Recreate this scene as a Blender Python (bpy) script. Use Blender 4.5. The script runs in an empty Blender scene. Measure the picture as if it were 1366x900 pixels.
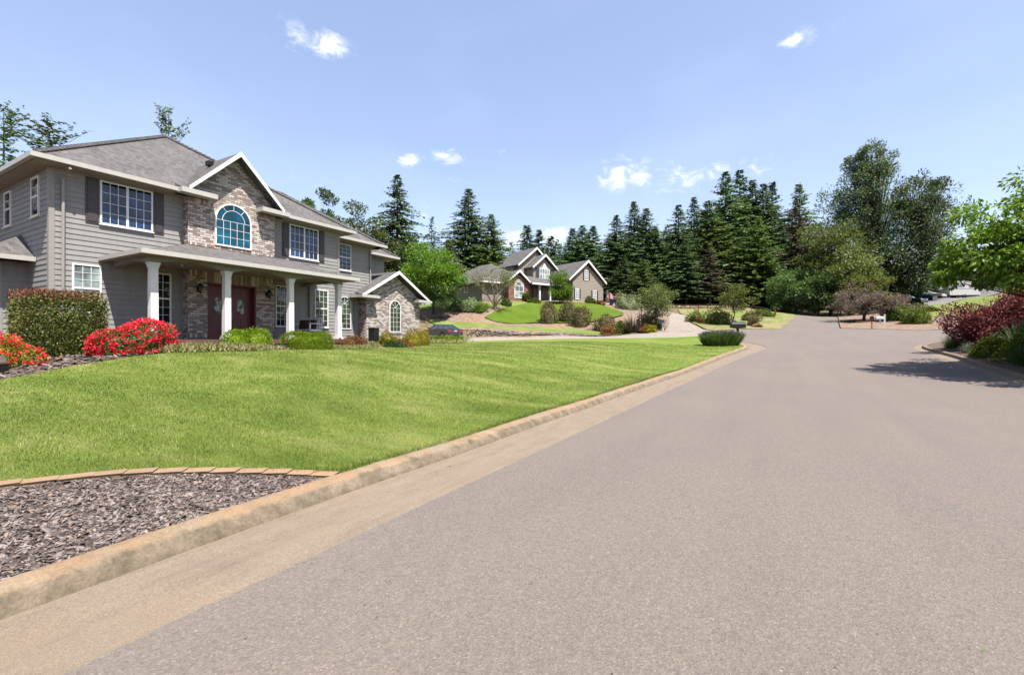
import bpy, math, random
import numpy as np
from mathutils import Matrix, Vector
from mathutils.geometry import delaunay_2d_cdt
rng = np.random.default_rng(7); random.seed(7)
S = bpy.context.scene; COL = S.collection
R = math.radians

# ---------------------------------------------------------------- camera, sky, sun, exposure
FPX = 620.0; EYE = 1.5
cam_d = bpy.data.cameras.new('camera'); cam = bpy.data.objects.new('camera', cam_d); COL.objects.link(cam)
cam_d.sensor_width = 36; cam_d.lens = 36 * FPX / 1366; cam_d.clip_end = 4000; cam_d.clip_start = 0.05
cam.location = (0, 0, EYE); cam.rotation_euler = (R(90), 0, R(30)); S.camera = cam
W = bpy.data.worlds.new("World"); S.world = W; W.use_nodes = True
SUN = Vector((0.912 * math.cos(R(63)), -0.41 * math.cos(R(63)), math.sin(R(63)))).normalized()
sun_d = bpy.data.lights.new('sun', 'SUN'); sun_d.energy = 5.0; sun_d.angle = R(0.5); sun_d.color = (1, 0.955, 0.88)
sun = bpy.data.objects.new('sun', sun_d); COL.objects.link(sun)
sun.rotation_euler = SUN.to_track_quat('Z', 'Y').to_euler(); sun.location = (30, -30, 60)
S.view_settings.view_transform = 'Standard'; S.view_settings.look = 'None'
S.view_settings.gamma = 1; S.view_settings.use_curve_mapping = False
S.view_settings.exposure = 1.5
try:
    S.cycles.use_denoising = True; S.cycles.max_bounces = 6; S.cycles.diffuse_bounces = 2; S.cycles.transparent_max_bounces = 4
    S.cycles.sample_clamp_indirect = 6
except Exception: pass

def nd(nt, t, ins=None, **kw):
    n = nt.nodes.new(t)
    for k, v in kw.items(): setattr(n, k, v)
    if ins:
        for k, v in ins.items():
            if hasattr(v, 'node'): nt.links.new(v, n.inputs[k])
            else: n.inputs[k].default_value = v
    return n
def mth(nt, op, a, b=None, c=None, clamp=False):
    n = nt.nodes.new('ShaderNodeMath'); n.operation = op; n.use_clamp = clamp
    for i, v in enumerate((a, b, c)):
        if v is None: continue
        if hasattr(v, 'node'): nt.links.new(v, n.inputs[i])
        else: n.inputs[i].default_value = v
    return n.outputs[0]
def mixc(nt, f, a, b, bt='MIX'):
    n = nt.nodes.new('ShaderNodeMix'); n.data_type = 'RGBA'; n.blend_type = bt
    for i, v in ((0, f), (6, a), (7, b)):
        if hasattr(v, 'node'): nt.links.new(v, n.inputs[i])
        else: n.inputs[i].default_value = v if i == 0 else (*v[:3], 1)
    return n.outputs[2]
def ramp(nt, f, stops, interp='LINEAR'):
    n = nt.nodes.new('ShaderNodeValToRGB'); cr = n.color_ramp; cr.interpolation = interp
    while len(cr.elements) < len(stops): cr.elements.new(0.5)
    for e, (p, c) in zip(cr.elements, stops):
        e.position = p; e.color = (*c, 1) if len(c) == 3 else c
    nt.links.new(f, n.inputs[0]); return n.outputs[0]

def build_world():
    nt = W.node_tree; nt.nodes.clear()
    sky = nd(nt, 'ShaderNodeTexSky', sky_type='NISHITA'); sky.sun_disc = False
    sky.sun_elevation = R(63); sky.sun_rotation = math.atan2(SUN.x, SUN.y)
    sky.air_density = 1.0; sky.dust_density = 1.0; sky.ozone_density = 1.6; sky.altitude = 80
    tc = nd(nt, 'ShaderNodeTexCoord'); g = tc.outputs['Generated']
    def dirof(px, py):
        u = (px - 683) / FPX; v = (450 - py) / FPX
        return Vector((-.5 + .866 * u, .866 + .5 * u, v)).normalized()
    # small clouds: soft lobes in given directions, broken up by noise
    blobs = [(440, 60, .048, .8), (400, 50, .05, .5), (350, 50, .02, .35), (545, 213, .03, 1.0), (600, 210, .036, .85), (600, 235, .04, .38),
             (665, 202, .022, .5), (835, 232, .075, .8), (905, 238, .07, .55), (950, 232, .05, .6), (1008, 222, .04, .6), (1055, 55, .022, .9), (1090, 42, .04, .4),
             (700, 155, .03, .2), (740, 318, .05, 1.0), (690, 320, .05, .9), (790, 325, .05, .7), (370, 240, .04, .3), (425, 250, .03, .35), (350, 262, .05, .3),
             (720, 243, .06, .25), (1120, 262, .05, .15), (575, 285, .06, .35)]
    acc = None
    for px, py, r, a in blobs:
        d = dirof(px, py)
        df = nd(nt, 'ShaderNodeVectorMath', {0: g, 1: tuple(d)}, operation='SUBTRACT')
        sc = nd(nt, 'ShaderNodeVectorMath', {0: df.outputs[0], 1: (1, 1, 1.9)}, operation='MULTIPLY')
        ln = nd(nt, 'ShaderNodeVectorMath', {0: sc.outputs[0]}, operation='LENGTH')
        m = nd(nt, 'ShaderNodeMapRange', {0: ln.outputs['Value'], 1: r * 1.5, 2: 0.0, 3: 0.0, 4: a}, interpolation_type='SMOOTHSTEP').outputs[0]
        acc = m if acc is None else mth(nt, 'MAXIMUM', acc, m)
    mp = nd(nt, 'ShaderNodeMapping', {'Vector': g, 'Scale': (1, 1, 1.8)})
    no = nd(nt, 'ShaderNodeTexNoise', {'Vector': mp.outputs[0], 'Scale': 26.0, 'Detail': 9.0, 'Roughness': 0.66, 'Distortion': 0.6})
    s_ = mth(nt, 'ADD', mth(nt, 'MULTIPLY', no.outputs[0], 1.5), mth(nt, 'MULTIPLY', acc, .6))
    fac = nd(nt, 'ShaderNodeMapRange', {0: s_, 1: .9, 2: 1.5, 3: 0.0, 4: 1.0}, interpolation_type='SMOOTHSTEP').outputs[0]
    fac = mth(nt, 'MULTIPLY', fac, mth(nt, 'MULTIPLY', acc, 1.6, clamp=True), clamp=True)
    thin = nd(nt, 'ShaderNodeTexNoise', {'Vector': mp.outputs[0], 'Scale': 2.2, 'Detail': 5.0})
    veil = nd(nt, 'ShaderNodeMapRange', {0: thin.outputs[0], 1: .45, 2: .8, 3: 0.0, 4: 0.12}).outputs[0]
    hs = nd(nt, 'ShaderNodeHueSaturation', {'Saturation': SKY_SAT, 'Value': SKY_VAL, 'Color': sky.outputs[0]})
    tint = mixc(nt, .32, mixc(nt, 1.0, hs.outputs[0], SKY_TINT, 'MULTIPLY'), (1.78, 2.42, 3.85))
    c1 = mixc(nt, veil, tint, CLOUD)
    c2 = mixc(nt, fac, c1, CLOUD)
    bg = nd(nt, 'ShaderNodeBackground', {'Color': c2, 'Strength': 0.092})
    out = nd(nt, 'ShaderNodeOutputWorld'); nt.links.new(bg.outputs[0], out.inputs[0])
SKY_SAT = .96; SKY_VAL = 1.06; SKY_TINT = (1.2, 1.05, 1.0); CLOUD = (5.4, 5.5, 5.7)
build_world()

# ---------------------------------------------------------------- mesh helpers
ORG = {}
def root_of(o):
    while o.parent: o = o.parent
    return o
class MB:
    def __init__(s): s.v = []; s.f = []
    def add(s, vs, fs):
        b = len(s.v); s.v += [tuple(p) for p in vs]; s.f += [tuple(i + b for i in q) for q in fs]
    def box(s, x0, x1, y0, y1, z0, z1, T=None):
        vs = [(x, y, z) for z in (z0, z1) for x, y in ((x0, y0), (x1, y0), (x1, y1), (x0, y1))]
        if T: vs = [T(*p) for p in vs]
        s.add(vs, [(3, 2, 1, 0), (4, 5, 6, 7), (0, 1, 5, 4), (1, 2, 6, 5), (2, 3, 7, 6), (3, 0, 4, 7)])
    def extr(s, poly, w0, w1, T):          # poly of (a,z), extruded along w; T(a,w,z)
        n = len(poly)
        vs = [T(a, w0, z) for a, z in poly] + [T(a, w1, z) for a, z in poly]
        fs = [tuple(range(n)), tuple(range(2 * n - 1, n - 1, -1))]
        fs += [(i, (i + 1) % n, n + (i + 1) % n, n + i) for i in range(n)]
        s.add(vs, fs)
    def tube(s, pts, rad, n=8, cap=True):
        pts = [Vector(p) for p in pts]
        if not hasattr(rad, '__len__'): rad = [rad] * len(pts)
        b = len(s.v)
        for i, p in enumerate(pts):
            t = (pts[min(i + 1, len(pts) - 1)] - pts[max(i - 1, 0)])
            t = t.normalized() if t.length > 1e-9 else Vector((0, 0, 1))
            u = t.cross(Vector((0, 0, 1)) if abs(t.z) < .9 else Vector((1, 0, 0))).normalized(); w = t.cross(u)
            for k in range(n):
                a = 2 * math.pi * k / n
                s.v.append(tuple(p + (u * math.cos(a) + w * math.sin(a)) * rad[i]))
        for i in range(len(pts) - 1):
            for k in range(n):
                s.f.append((b + i * n + k, b + i * n + (k + 1) % n, b + (i + 1) * n + (k + 1) % n, b + (i + 1) * n + k))
        if cap:
            s.f.append(tuple(b + k for k in range(n))[::-1]); e = b + (len(pts) - 1) * n
            s.f.append(tuple(e + k for k in range(n)))
    def lathe(s, prof, c=(0, 0, 0), n=16):
        s.tube([(c[0], c[1], c[2] + z) for r, z in prof], [r for r, z in prof], n)
    def build(s, name, mat, parent=None, smooth=False):
        me = bpy.data.meshes.new(name)
        V = np.array(s.v, dtype=float)
        if parent is not None:
            o = ORG.get(root_of(parent).name)
            if o is not None: V = V - np.array(o)
        me.from_pydata(V.tolist(), [], s.f); me.validate(); me.update()
        uv = me.uv_layers.new(name='uv')
        co = np.empty(len(me.vertices) * 3); me.vertices.foreach_get('co', co); co = co.reshape(-1, 3)
        li = np.empty(len(me.loops), dtype=np.int32); me.loops.foreach_get('vertex_index', li)
        nr = np.empty(len(me.polygons) * 3); me.polygons.foreach_get('normal', nr); nr = nr.reshape(-1, 3)
        lt = np.empty(len(me.polygons), dtype=np.int32); me.polygons.foreach_get('loop_total', lt)
        n = np.repeat(nr, lt, axis=0); p = co[li]
        h = np.stack([-n[:, 1], n[:, 0], np.zeros(len(n))], 1); hl = np.linalg.norm(h, axis=1)
        flat = hl < .15
        h[flat] = (1, 0, 0); h /= np.linalg.norm(h, axis=1)[:, None]
        v = np.cross(n, h); v[flat] = (0, 1, 0)
        # keep the sign of the horizontal direction stable so flipped faces match
        uvs = np.stack([(p * h).sum(1), (p * v).sum(1)], 1)
        uv.data.foreach_set('uv', uvs.ravel())
        if mat: me.materials.append(mat)
        if smooth: me.polygons.foreach_set('use_smooth', [True] * len(me.polygons))
        o = bpy.data.objects.new(name, me); COL.objects.link(o)
        if parent is not None: o.parent = parent
        return o
def np_mesh(name, V, F, mat, parent=None, smooth=False):
    """V (n,3), F (m,k) with constant k"""
    me = bpy.data.meshes.new(name); V = np.ascontiguousarray(V, dtype=np.float32); F = np.ascontiguousarray(F, dtype=np.int32)
    m, k = F.shape
    me.vertices.add(len(V)); me.vertices.foreach_set('co', V.ravel())
    me.loops.add(m * k); me.loops.foreach_set('vertex_index', F.ravel())
    me.polygons.add(m); me.polygons.foreach_set('loop_start', np.arange(0, m * k, k, dtype=np.int32))
    try: me.polygons.foreach_set('loop_total', np.full(m, k, dtype=np.int32))
    except Exception: pass
    me.update(calc_edges=True); me.validate()
    if mat: me.materials.append(mat)
    if smooth: me.polygons.foreach_set('use_smooth', [True] * m)
    o = bpy.data.objects.new(name, me); COL.objects.link(o)
    if parent is not None: o.parent = parent
    return o
def tag(o, label=None, cat=None, group=None, kind=None):
    if label: o['label'] = label
    if cat: o['category'] = cat
    if group: o['group'] = group
    if kind: o['kind'] = kind
    return o
def empty(name, loc, rz=0, label=None, cat=None, group=None, world=False):
    o = bpy.data.objects.new(name, None); COL.objects.link(o); o.empty_display_size = .3
    o.location = loc; o.rotation_euler = (0, 0, rz); tag(o, label, cat, group)
    if world: ORG[o.name] = loc
    return o
def copy_tree(o, parent=None):
    c = o.copy(); COL.objects.link(c); c.parent = parent
    for ch in [x for x in KIDS.get(o.name, [])]: copy_tree(ch, c)
    return c
KIDS = {}
def note_kids(root):
    for x in COL.objects:
        if x.parent is not None: KIDS.setdefault(x.parent.name, [])
    KIDS[root.name] = [x for x in COL.objects if x.parent == root]
    for k in KIDS[root.name]: note_kids(k)

# ---------------------------------------------------------------- materials
def mat_new(name, rough=.8, spec=.3):
    m = bpy.data.materials.new(name); m.use_nodes = True; nt = m.node_tree; b = nt.nodes['Principled BSDF']
    b.inputs['Roughness'].default_value = rough; b.inputs['Specular IOR Level'].default_value = spec
    return m, nt, b
def bump(nt, b, h, dist=.01, strength=1.0):
    n = nd(nt, 'ShaderNodeBump', {'Height': h, 'Distance': dist, 'Strength': strength}); nt.links.new(n.outputs[0], b.inputs['Normal'])
def simple(name, c, rough=.6, spec=.4, var=.08, scale=6., metal=0, bmp=0, bscale=60.):
    m, nt, b = mat_new(name, rough, spec); b.inputs['Metallic'].default_value = metal
    tc = nd(nt, 'ShaderNodeTexCoord').outputs['Object']
    n = nd(nt, 'ShaderNodeTexNoise', {'Vector': tc, 'Scale': scale, 'Detail': 5.})
    lo = tuple(max(0, x * (1 - var)) for x in c); hi = tuple(x * (1 + var) for x in c)
    nt.links.new(ramp(nt, n.outputs[0], [(.3, lo), (.7, hi)]), b.inputs['Base Color'])
    if bmp:
        n2 = nd(nt, 'ShaderNodeTexNoise', {'Vector': tc, 'Scale': bscale, 'Detail': 3.}); bump(nt, b, n2.outputs[0], bmp)
    return m
def noisy(name, stops, scale, detail=6, rough=.9, spec=.2, big=None, bigscale=.3, bmp=0, bscale=40., vor=None):
    m, nt, b = mat_new(name, rough, spec)
    tc = nd(nt, 'ShaderNodeTexCoord').outputs['Object']
    n = nd(nt, 'ShaderNodeTexNoise', {'Vector': tc, 'Scale': scale, 'Detail': float(detail), 'Roughness': .65})
    c = ramp(nt, n.outputs[0], stops)
    if big:
        n2 = nd(nt, 'ShaderNodeTexNoise', {'Vector': tc, 'Scale': bigscale, 'Detail': 4.})
        c = mixc(nt, nd(nt, 'ShaderNodeMapRange', {0: n2.outputs[0], 1: .35, 2: .65}).outputs[0], c, mixc(nt, 1.0, c, big, 'MULTIPLY'))
    nt.links.new(c, b.inputs['Base Color'])
    if bmp:
        n3 = nd(nt, 'ShaderNodeTexNoise', {'Vector': tc, 'Scale': bscale, 'Detail': 4.}); bump(nt, b, n3.outputs[0], bmp)
    return m
def leafmat(name, cols, trans=.3, rough=.6, spec=.2, big=.25):
    rough = max(rough, .55); spec = min(spec, .22)
    m, nt, b = mat_new(name, rough, spec)
    g = nd(nt, 'ShaderNodeNewGeometry'); st = [(i / max(1, len(cols) - 1), c) for i, c in enumerate(cols)]
    c = ramp(nt, g.outputs['Random Per Island'], st)
    oi = nd(nt, 'ShaderNodeObjectInfo')
    br = nd(nt, 'ShaderNodeMapRange', {0: oi.outputs['Random'], 1: 0., 2: 1., 3: 1 - big, 4: 1 + big}).outputs[0]
    hs = nd(nt, 'ShaderNodeHueSaturation', {'Color': c, 'Value': br, 'Hue': mth(nt, 'ADD', .49, mth(nt, 'MULTIPLY', oi.outputs['Random'], .02))})
    c = hs.outputs[0]
    nt.links.new(c, b.inputs['Base Color'])
    t = nd(nt, 'ShaderNodeBsdfTranslucent', {'Color': mixc(nt, 1.0, c, (1.15, 1.25, .55), 'MULTIPLY')})
    mx = nd(nt, 'ShaderNodeMixShader', {0: trans, 1: b.outputs[0], 2: t.outputs[0]})
    nt.links.new(mx.outputs[0], nt.nodes['Material Output'].inputs[0])
    return m
def brickmat(name, cols, mortar, bw=.23, bh=.084):
    m, nt, b = mat_new(name, .9, .2)
    uv = nd(nt, 'ShaderNodeUVMap').outputs[0]
    sp = nd(nt, 'ShaderNodeSeparateXYZ', {0: uv}); u, v = sp.outputs[0], sp.outputs[1]
    row = mth(nt, 'FLOOR', mth(nt, 'DIVIDE', v, bh)); fv = mth(nt, 'FRACT', mth(nt, 'DIVIDE', v, bh))
    uo = mth(nt, 'ADD', mth(nt, 'DIVIDE', u, bw), mth(nt, 'MULTIPLY', mth(nt, 'MODULO', mth(nt, 'ABSOLUTE', row), 2.), .5))
    cl = mth(nt, 'FLOOR', uo); fu = mth(nt, 'FRACT', uo)
    wn = nd(nt, 'ShaderNodeTexWhiteNoise', {'Vector': nd(nt, 'ShaderNodeCombineXYZ', {0: cl, 1: row}).outputs[0]}, noise_dimensions='2D')
    k = len(cols); c = ramp(nt, wn.outputs[0], [(i / k, x) for i, x in enumerate(cols)], 'CONSTANT')
    no = nd(nt, 'ShaderNodeTexNoise', {'Vector': uv, 'Scale': 30., 'Detail': 4.})
    c = mixc(nt, .5, c, mixc(nt, 1.0, c, ramp(nt, no.outputs[0], [(.3, (.6, .6, .6)), (.7, (1.3, 1.3, 1.3))]), 'MULTIPLY'))
    mu = mth(nt, 'LESS_THAN', mth(nt, 'MINIMUM', fu, mth(nt, 'SUBTRACT', 1., fu)), .035)
    mv = mth(nt, 'LESS_THAN', mth(nt, 'MINIMUM', fv, mth(nt, 'SUBTRACT', 1., fv)), .1)
    mm = mth(nt, 'MAXIMUM', mu, mv)
    nt.links.new(mixc(nt, mm, c, mortar), b.inputs['Base Color'])
    bump(nt, b, mth(nt, 'SUBTRACT', 1., mm), .008)
    return m
def shinglemat(name, cols):
    m, nt, b = mat_new(name, .95, .15)
    uv = nd(nt, 'ShaderNodeUVMap').outputs[0]
    sp = nd(nt, 'ShaderNodeSeparateXYZ', {0: uv}); u, v = sp.outputs[0], sp.outputs[1]
    row = mth(nt, 'FLOOR', mth(nt, 'DIVIDE', v, .14)); fv = mth(nt, 'FRACT', mth(nt, 'DIVIDE', v, .14))
    rn = nd(nt, 'ShaderNodeTexWhiteNoise', {'W': row}, noise_dimensions='1D').outputs[0]
    uo = mth(nt, 'ADD', mth(nt, 'DIVIDE', u, .12), mth(nt, 'MULTIPLY', rn, 7.)); cl = mth(nt, 'FLOOR', uo)
    wn = nd(nt, 'ShaderNodeTexWhiteNoise', {'Vector': nd(nt, 'ShaderNodeCombineXYZ', {0: cl, 1: row}).outputs[0]}, noise_dimensions='2D')
    c = ramp(nt, wn.outputs[0], [(i / (len(cols) - 1), x) for i, x in enumerate(cols)])
    no = nd(nt, 'ShaderNodeTexNoise', {'Vector': uv, 'Scale': .9, 'Detail': 5.})
    c = mixc(nt, 1.0, c, ramp(nt, no.outputs[0], [(.3, (.88, .88, .88)), (.7, (1.1, 1.08, 1.06))]), 'MULTIPLY')
    nt.links.new(c, b.inputs['Base Color'])
    h = mth(nt, 'ADD', mth(nt, 'MULTIPLY', mth(nt, 'SUBTRACT', 1., fv), 1.), mth(nt, 'MULTIPLY', wn.outputs[0], .6))
    bump(nt, b, h, .012)
    return m
M = {}
def asphalt():
    m, nt, b = mat_new('asphalt', .85, .3)
    tc = nd(nt, 'ShaderNodeTexCoord').outputs['Object']
    vo = nd(nt, 'ShaderNodeTexVoronoi', {'Vector': tc, 'Scale': 95.})
    sep = nd(nt, 'ShaderNodeSeparateColor', {0: vo.outputs['Color']}).outputs[0]
    c = ramp(nt, sep, [(0, (.12, .1, .09)), (.3, (.23, .195, .172)), (.7, (.285, .24, .208)), (.9, (.38, .31, .25)), (1, (.5, .42, .35))])
    dot = mth(nt, 'MULTIPLY', mth(nt, 'LESS_THAN', vo.outputs['Distance'], .3), 0.5)
    n1 = nd(nt, 'ShaderNodeTexNoise', {'Vector': tc, 'Scale': 30., 'Detail': 8., 'Roughness': .75})
    base = ramp(nt, n1.outputs[0], [(.3, (.175, .148, .134)), (.5, (.23, .195, .177)), (.72, (.285, .243, .22))])
    c = mixc(nt, mth(nt, 'ADD', dot, .25), base, c)
    mp = nd(nt, 'ShaderNodeMapping', {'Vector': tc, 'Scale': (1.1, .12, 1)})
    n2 = nd(nt, 'ShaderNodeTexNoise', {'Vector': mp.outputs[0], 'Scale': 1.3, 'Detail': 5.})
    c = mixc(nt, 1.0, c, ramp(nt, n2.outputs[0], [(.3, (.95, .945, .945)), (.5, (1, 1, 1)), (.75, (1.05, 1.04, 1.02))]), 'MULTIPLY')
    n3 = nd(nt, 'ShaderNodeTexNoise', {'Vector': tc, 'Scale': .35, 'Detail': 3.})
    c = mixc(nt, 1.0, c, ramp(nt, n3.outputs[0], [(.35, (.97, .97, .975)), (.65, (1.03, 1.02, 1.01))]), 'MULTIPLY')
    # scattered darker and paler stones
    v2 = nd(nt, 'ShaderNodeTexVoronoi', {'Vector': tc, 'Scale': 14.})
    s2 = nd(nt, 'ShaderNodeSeparateColor', {0: v2.outputs['Color']})
    dk = mth(nt, 'MULTIPLY', mth(nt, 'LESS_THAN', v2.outputs['Distance'], .10), mth(nt, 'GREATER_THAN', s2.outputs[0], .9))
    lt = mth(nt, 'MULTIPLY', mth(nt, 'LESS_THAN', v2.outputs['Distance'], .09), mth(nt, 'LESS_THAN', s2.outputs[0], .07))
    c = mixc(nt, mth(nt, 'MULTIPLY', dk, .8), c, (.06, .05, .048)); c = mixc(nt, mth(nt, 'MULTIPLY', lt, .7), c, (.6, .53, .44))
    c = mixc(nt, 1.0, c, (1.0, .985, .962), 'MULTIPLY'); nt.links.new(c, b.inputs['Base Color'])
    bump(nt, b, mth(nt, 'ADD', n1.outputs[0], mth(nt, 'MULTIPLY', vo.outputs['Distance'], .6)), .005)
    return m
M['asphalt'] = asphalt()
def concrete(name, a, bc, stain, orange):
    m, nt, b = mat_new(name, .9, .25)
    tc = nd(nt, 'ShaderNodeTexCoord').outputs['Object']
    n1 = nd(nt, 'ShaderNodeTexNoise', {'Vector': tc, 'Scale': 45., 'Detail': 7., 'Roughness': .8})
    c = ramp(nt, n1.outputs[0], [(.25, tuple(x * .72 for x in a)), (.5, a), (.75, bc)])
    n2 = nd(nt, 'ShaderNodeTexNoise', {'Vector': tc, 'Scale': 2.6, 'Detail': 6., 'Roughness': .7})
    c = mixc(nt, nd(nt, 'ShaderNodeMapRange', {0: n2.outputs[0], 1: .45, 2: .75, 3: 0., 4: .7}).outputs[0], c, stain)
    n3 = nd(nt, 'ShaderNodeTexNoise', {'Vector': tc, 'Scale': 1.1, 'Detail': 5.})
    c = mixc(nt, nd(nt, 'ShaderNodeMapRange', {0: n3.outputs[0], 1: .4, 2: .7, 3: .1, 4: .65}).outputs[0], c, orange)
    n4 = nd(nt, 'ShaderNodeTexNoise', {'Vector': tc, 'Scale': 130., 'Detail': 3.})
    c = mixc(nt, 1.0, c, ramp(nt, n4.outputs[0], [(.3, (.72, .7, .68)), (.5, (1, 1, 1)), (.7, (1.22, 1.24, 1.26))]), 'MULTIPLY')
    mp = nd(nt, 'ShaderNodeMapping', {'Vector': tc, 'Scale': (2.5, .35, 1)}); n5 = nd(nt, 'ShaderNodeTexNoise', {'Vector': mp.outputs[0], 'Scale': 3., 'Detail': 7., 'Roughness': .7})
    c = mixc(nt, 1.0, c, ramp(nt, n5.outputs[0], [(.3, (.84, .83, .82)), (.5, (1, 1, 1)), (.7, (1.08, 1.07, 1.05))]), 'MULTIPLY')
    nt.links.new(c, b.inputs['Base Color']); bump(nt, b, n1.outputs[0], .006)
    return m
M['kerb'] = concrete('kerb_concrete', (.34, .25, .165), (.44, .335, .22), (.25, .19, .13), (.43, .27, .14))
M['kerb_face'] = concrete('kerb_face_stained', (.27, .215, .16), (.37, .3, .22), (.12, .1, .075), (.3, .22, .14))
M['gutter_con'] = concrete('gutter_concrete', (.34, .27, .205), (.48, .39, .305), (.25, .195, .15), (.38, .285, .2))
M['drive'] = concrete('driveway_concrete', (.38, .33, .28), (.47, .41, .35), (.32, .27, .23), (.4, .34, .28))
M['paver'] = concrete('edging_brick', (.40, .27, .17), (.5, .36, .24), (.3, .2, .13), (.45, .27, .15))
M['soil'] = noisy('dry_soil', [(.3, (.10, .07, .045)), (.55, (.2, .145, .095)), (.75, (.3, .23, .15))], 6., bmp=.02, bscale=30.)
M['forest_floor'] = noisy('forest_floor', [(.3, (.09, .065, .035)), (.5, (.15, .12, .06)), (.7, (.26, .2, .12))], 1.5, bmp=.03, bscale=8.)
M['mulch'] = noisy('bark_mulch_bed', [(.25, (.06, .04, .032)), (.45, (.15, .1, .078)), (.6, (.24, .17, .135)), (.8, (.38, .29, .24))], 14., detail=8, bmp=.04, bscale=26.)
M['mulch_far'] = noisy('hillside_mulch', [(.25, (.13, .095, .075)), (.5, (.26, .2, .165)), (.75, (.4, .32, .26))], 2.6, detail=9, big=(1.25, 1.05, .85), bigscale=.25, bmp=.06, bscale=7.)
M['tan'] = noisy('dry_tan_soil', [(.3, (.3, .21, .13)), (.55, (.43, .32, .2)), (.75, (.5, .39, .25))], 2.2, big=(.8, .85, .7), bmp=.03, bscale=12.)
M['drygrass'] = noisy('dry_grass', [(.3, (.19, .2, .08)), (.5, (.36, .29, .15)), (.7, (.5, .38, .23))], 2.5, big=(.6, .85, .45), bigscale=.5, bmp=.03)
def lawnmat(name, a, bb, cc, sc=3.):
    m, nt, b = mat_new(name, .9, .15)
    tc = nd(nt, 'ShaderNodeTexCoord').outputs['Object']
    n1 = nd(nt, 'ShaderNodeTexNoise', {'Vector': tc, 'Scale': 35., 'Detail': 6., 'Roughness': .75})
    mp = nd(nt, 'ShaderNodeMapping', {'Vector': tc, 'Scale': (.35, .9, 1), 'Rotation': (0, 0, R(35))})
    n2 = nd(nt, 'ShaderNodeTexNoise', {'Vector': mp.outputs[0], 'Scale': sc * .4, 'Detail': 6., 'Roughness': .65})
    c = ramp(nt, n2.outputs[0], [(.3, a), (.52, bb), (.72, cc)])
    c = mixc(nt, 1.0, c, ramp(nt, n1.outputs[0], [(.3, (.7, .72, .7)), (.7, (1.25, 1.22, 1.2))]), 'MULTIPLY')
    nt.links.new(c, b.inputs['Base Color']); bump(nt, b, n1.outputs[0], .03)
    return m
M['lawn'] = lawnmat('lawn_turf', (.12, .18, .022), (.185, .255, .04), (.31, .34, .095))
M['lawn2'] = lawnmat('mound_turf', (.14, .25, .012), (.19, .31, .018), (.26, .34, .04))
M['lawn3'] = lawnmat('strip_turf', (.15, .21, .04), (.22, .28, .07), (.3, .33, .1))
def blademat():
    m, nt, b = mat_new('grass_blades', .5, .3)
    tc = nd(nt, 'ShaderNodeTexCoord').outputs['Object']
    mp = nd(nt, 'ShaderNodeMapping', {'Vector': tc, 'Scale': (.35, .9, 1), 'Rotation': (0, 0, R(35))})
    n2 = nd(nt, 'ShaderNodeTexNoise', {'Vector': mp.outputs[0], 'Scale': 1.2, 'Detail': 6., 'Roughness': .65})
    c = ramp(nt, n2.outputs[0], [(.36, (.145, .215, .03)), (.5, (.235, .3, .06)), (.62, (.36, .39, .13))])
    g = nd(nt, 'ShaderNodeNewGeometry')
    c2 = ramp(nt, g.outputs['Random Per Island'], [(0, (.7, .8, .6)), (.5, (1, 1, 1)), (.86, (1.2, 1.15, 1.1)), (.93, (1.7, 1.15, 1.6)), (1, (2.0, 1.3, 2.0))])
    c = mixc(nt, 1.0, c, c2, 'MULTIPLY')
    nt.links.new(c, b.inputs['Base Color'])
    t = nd(nt, 'ShaderNodeBsdfTranslucent', {'Color': c})
    mx = nd(nt, 'ShaderNodeMixShader', {0: .35, 1: b.outputs[0], 2: t.outputs[0]})
    nt.links.new(mx.outputs[0], nt.nodes['Material Output'].inputs[0]); return m
M['blade'] = blademat()
M['soldier'] = brickmat('soldier_brick', [(.36, .27, .23), (.82, .72, .63), (.34, .25, .22), (.75, .63, .55), (.5, .39, .33)], (.26, .215, .19), .085, 5.)
def sidingmat(name, c):
    m, nt, b = mat_new(name, .62, .3); uv = nd(nt, 'ShaderNodeUVMap').outputs[0]; sp = nd(nt, 'ShaderNodeSeparateXYZ', {0: uv}); tc = nd(nt, 'ShaderNodeTexCoord').outputs['Object']
    zz = nd(nt, 'ShaderNodeSeparateXYZ', {0: tc}).outputs[2]; row = mth(nt, 'FLOOR', mth(nt, 'DIVIDE', mth(nt, 'SUBTRACT', zz, .12), .165)); r1 = nd(nt, 'ShaderNodeTexWhiteNoise', {'W': row}, noise_dimensions='1D').outputs[0]
    seg = mth(nt, 'FLOOR', mth(nt, 'ADD', mth(nt, 'DIVIDE', sp.outputs[0], 3.66), mth(nt, 'MULTIPLY', r1, 5.))); wn = nd(nt, 'ShaderNodeTexWhiteNoise', {'Vector': nd(nt, 'ShaderNodeCombineXYZ', {0: seg, 1: row}).outputs[0]}, noise_dimensions='2D').outputs[0]
    c0 = ramp(nt, wn, [(0, tuple(x * .95 for x in c)), (1, tuple(x * 1.05 for x in c))]); mp = nd(nt, 'ShaderNodeMapping', {'Vector': tc, 'Scale': (6, 6, .5)}); n = nd(nt, 'ShaderNodeTexNoise', {'Vector': mp.outputs[0], 'Scale': 1.2, 'Detail': 6.})
    c1 = mixc(nt, 1.0, c0, ramp(nt, n.outputs[0], [(.3, (.93, .92, .9)), (.6, (1.03, 1.03, 1.03))]), 'MULTIPLY'); nt.links.new(c1, b.inputs['Base Color']); return m
M['siding'] = sidingmat('painted_siding', (.287, .278, .268))
M['siding2'] = simple('painted_siding_far', (.33, .285, .235), .7, .3, .05, 1.2)
M['sidetrim'] = simple('painted_corner_trim', (.33, .305, .28), .6, .3, .04)
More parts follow.
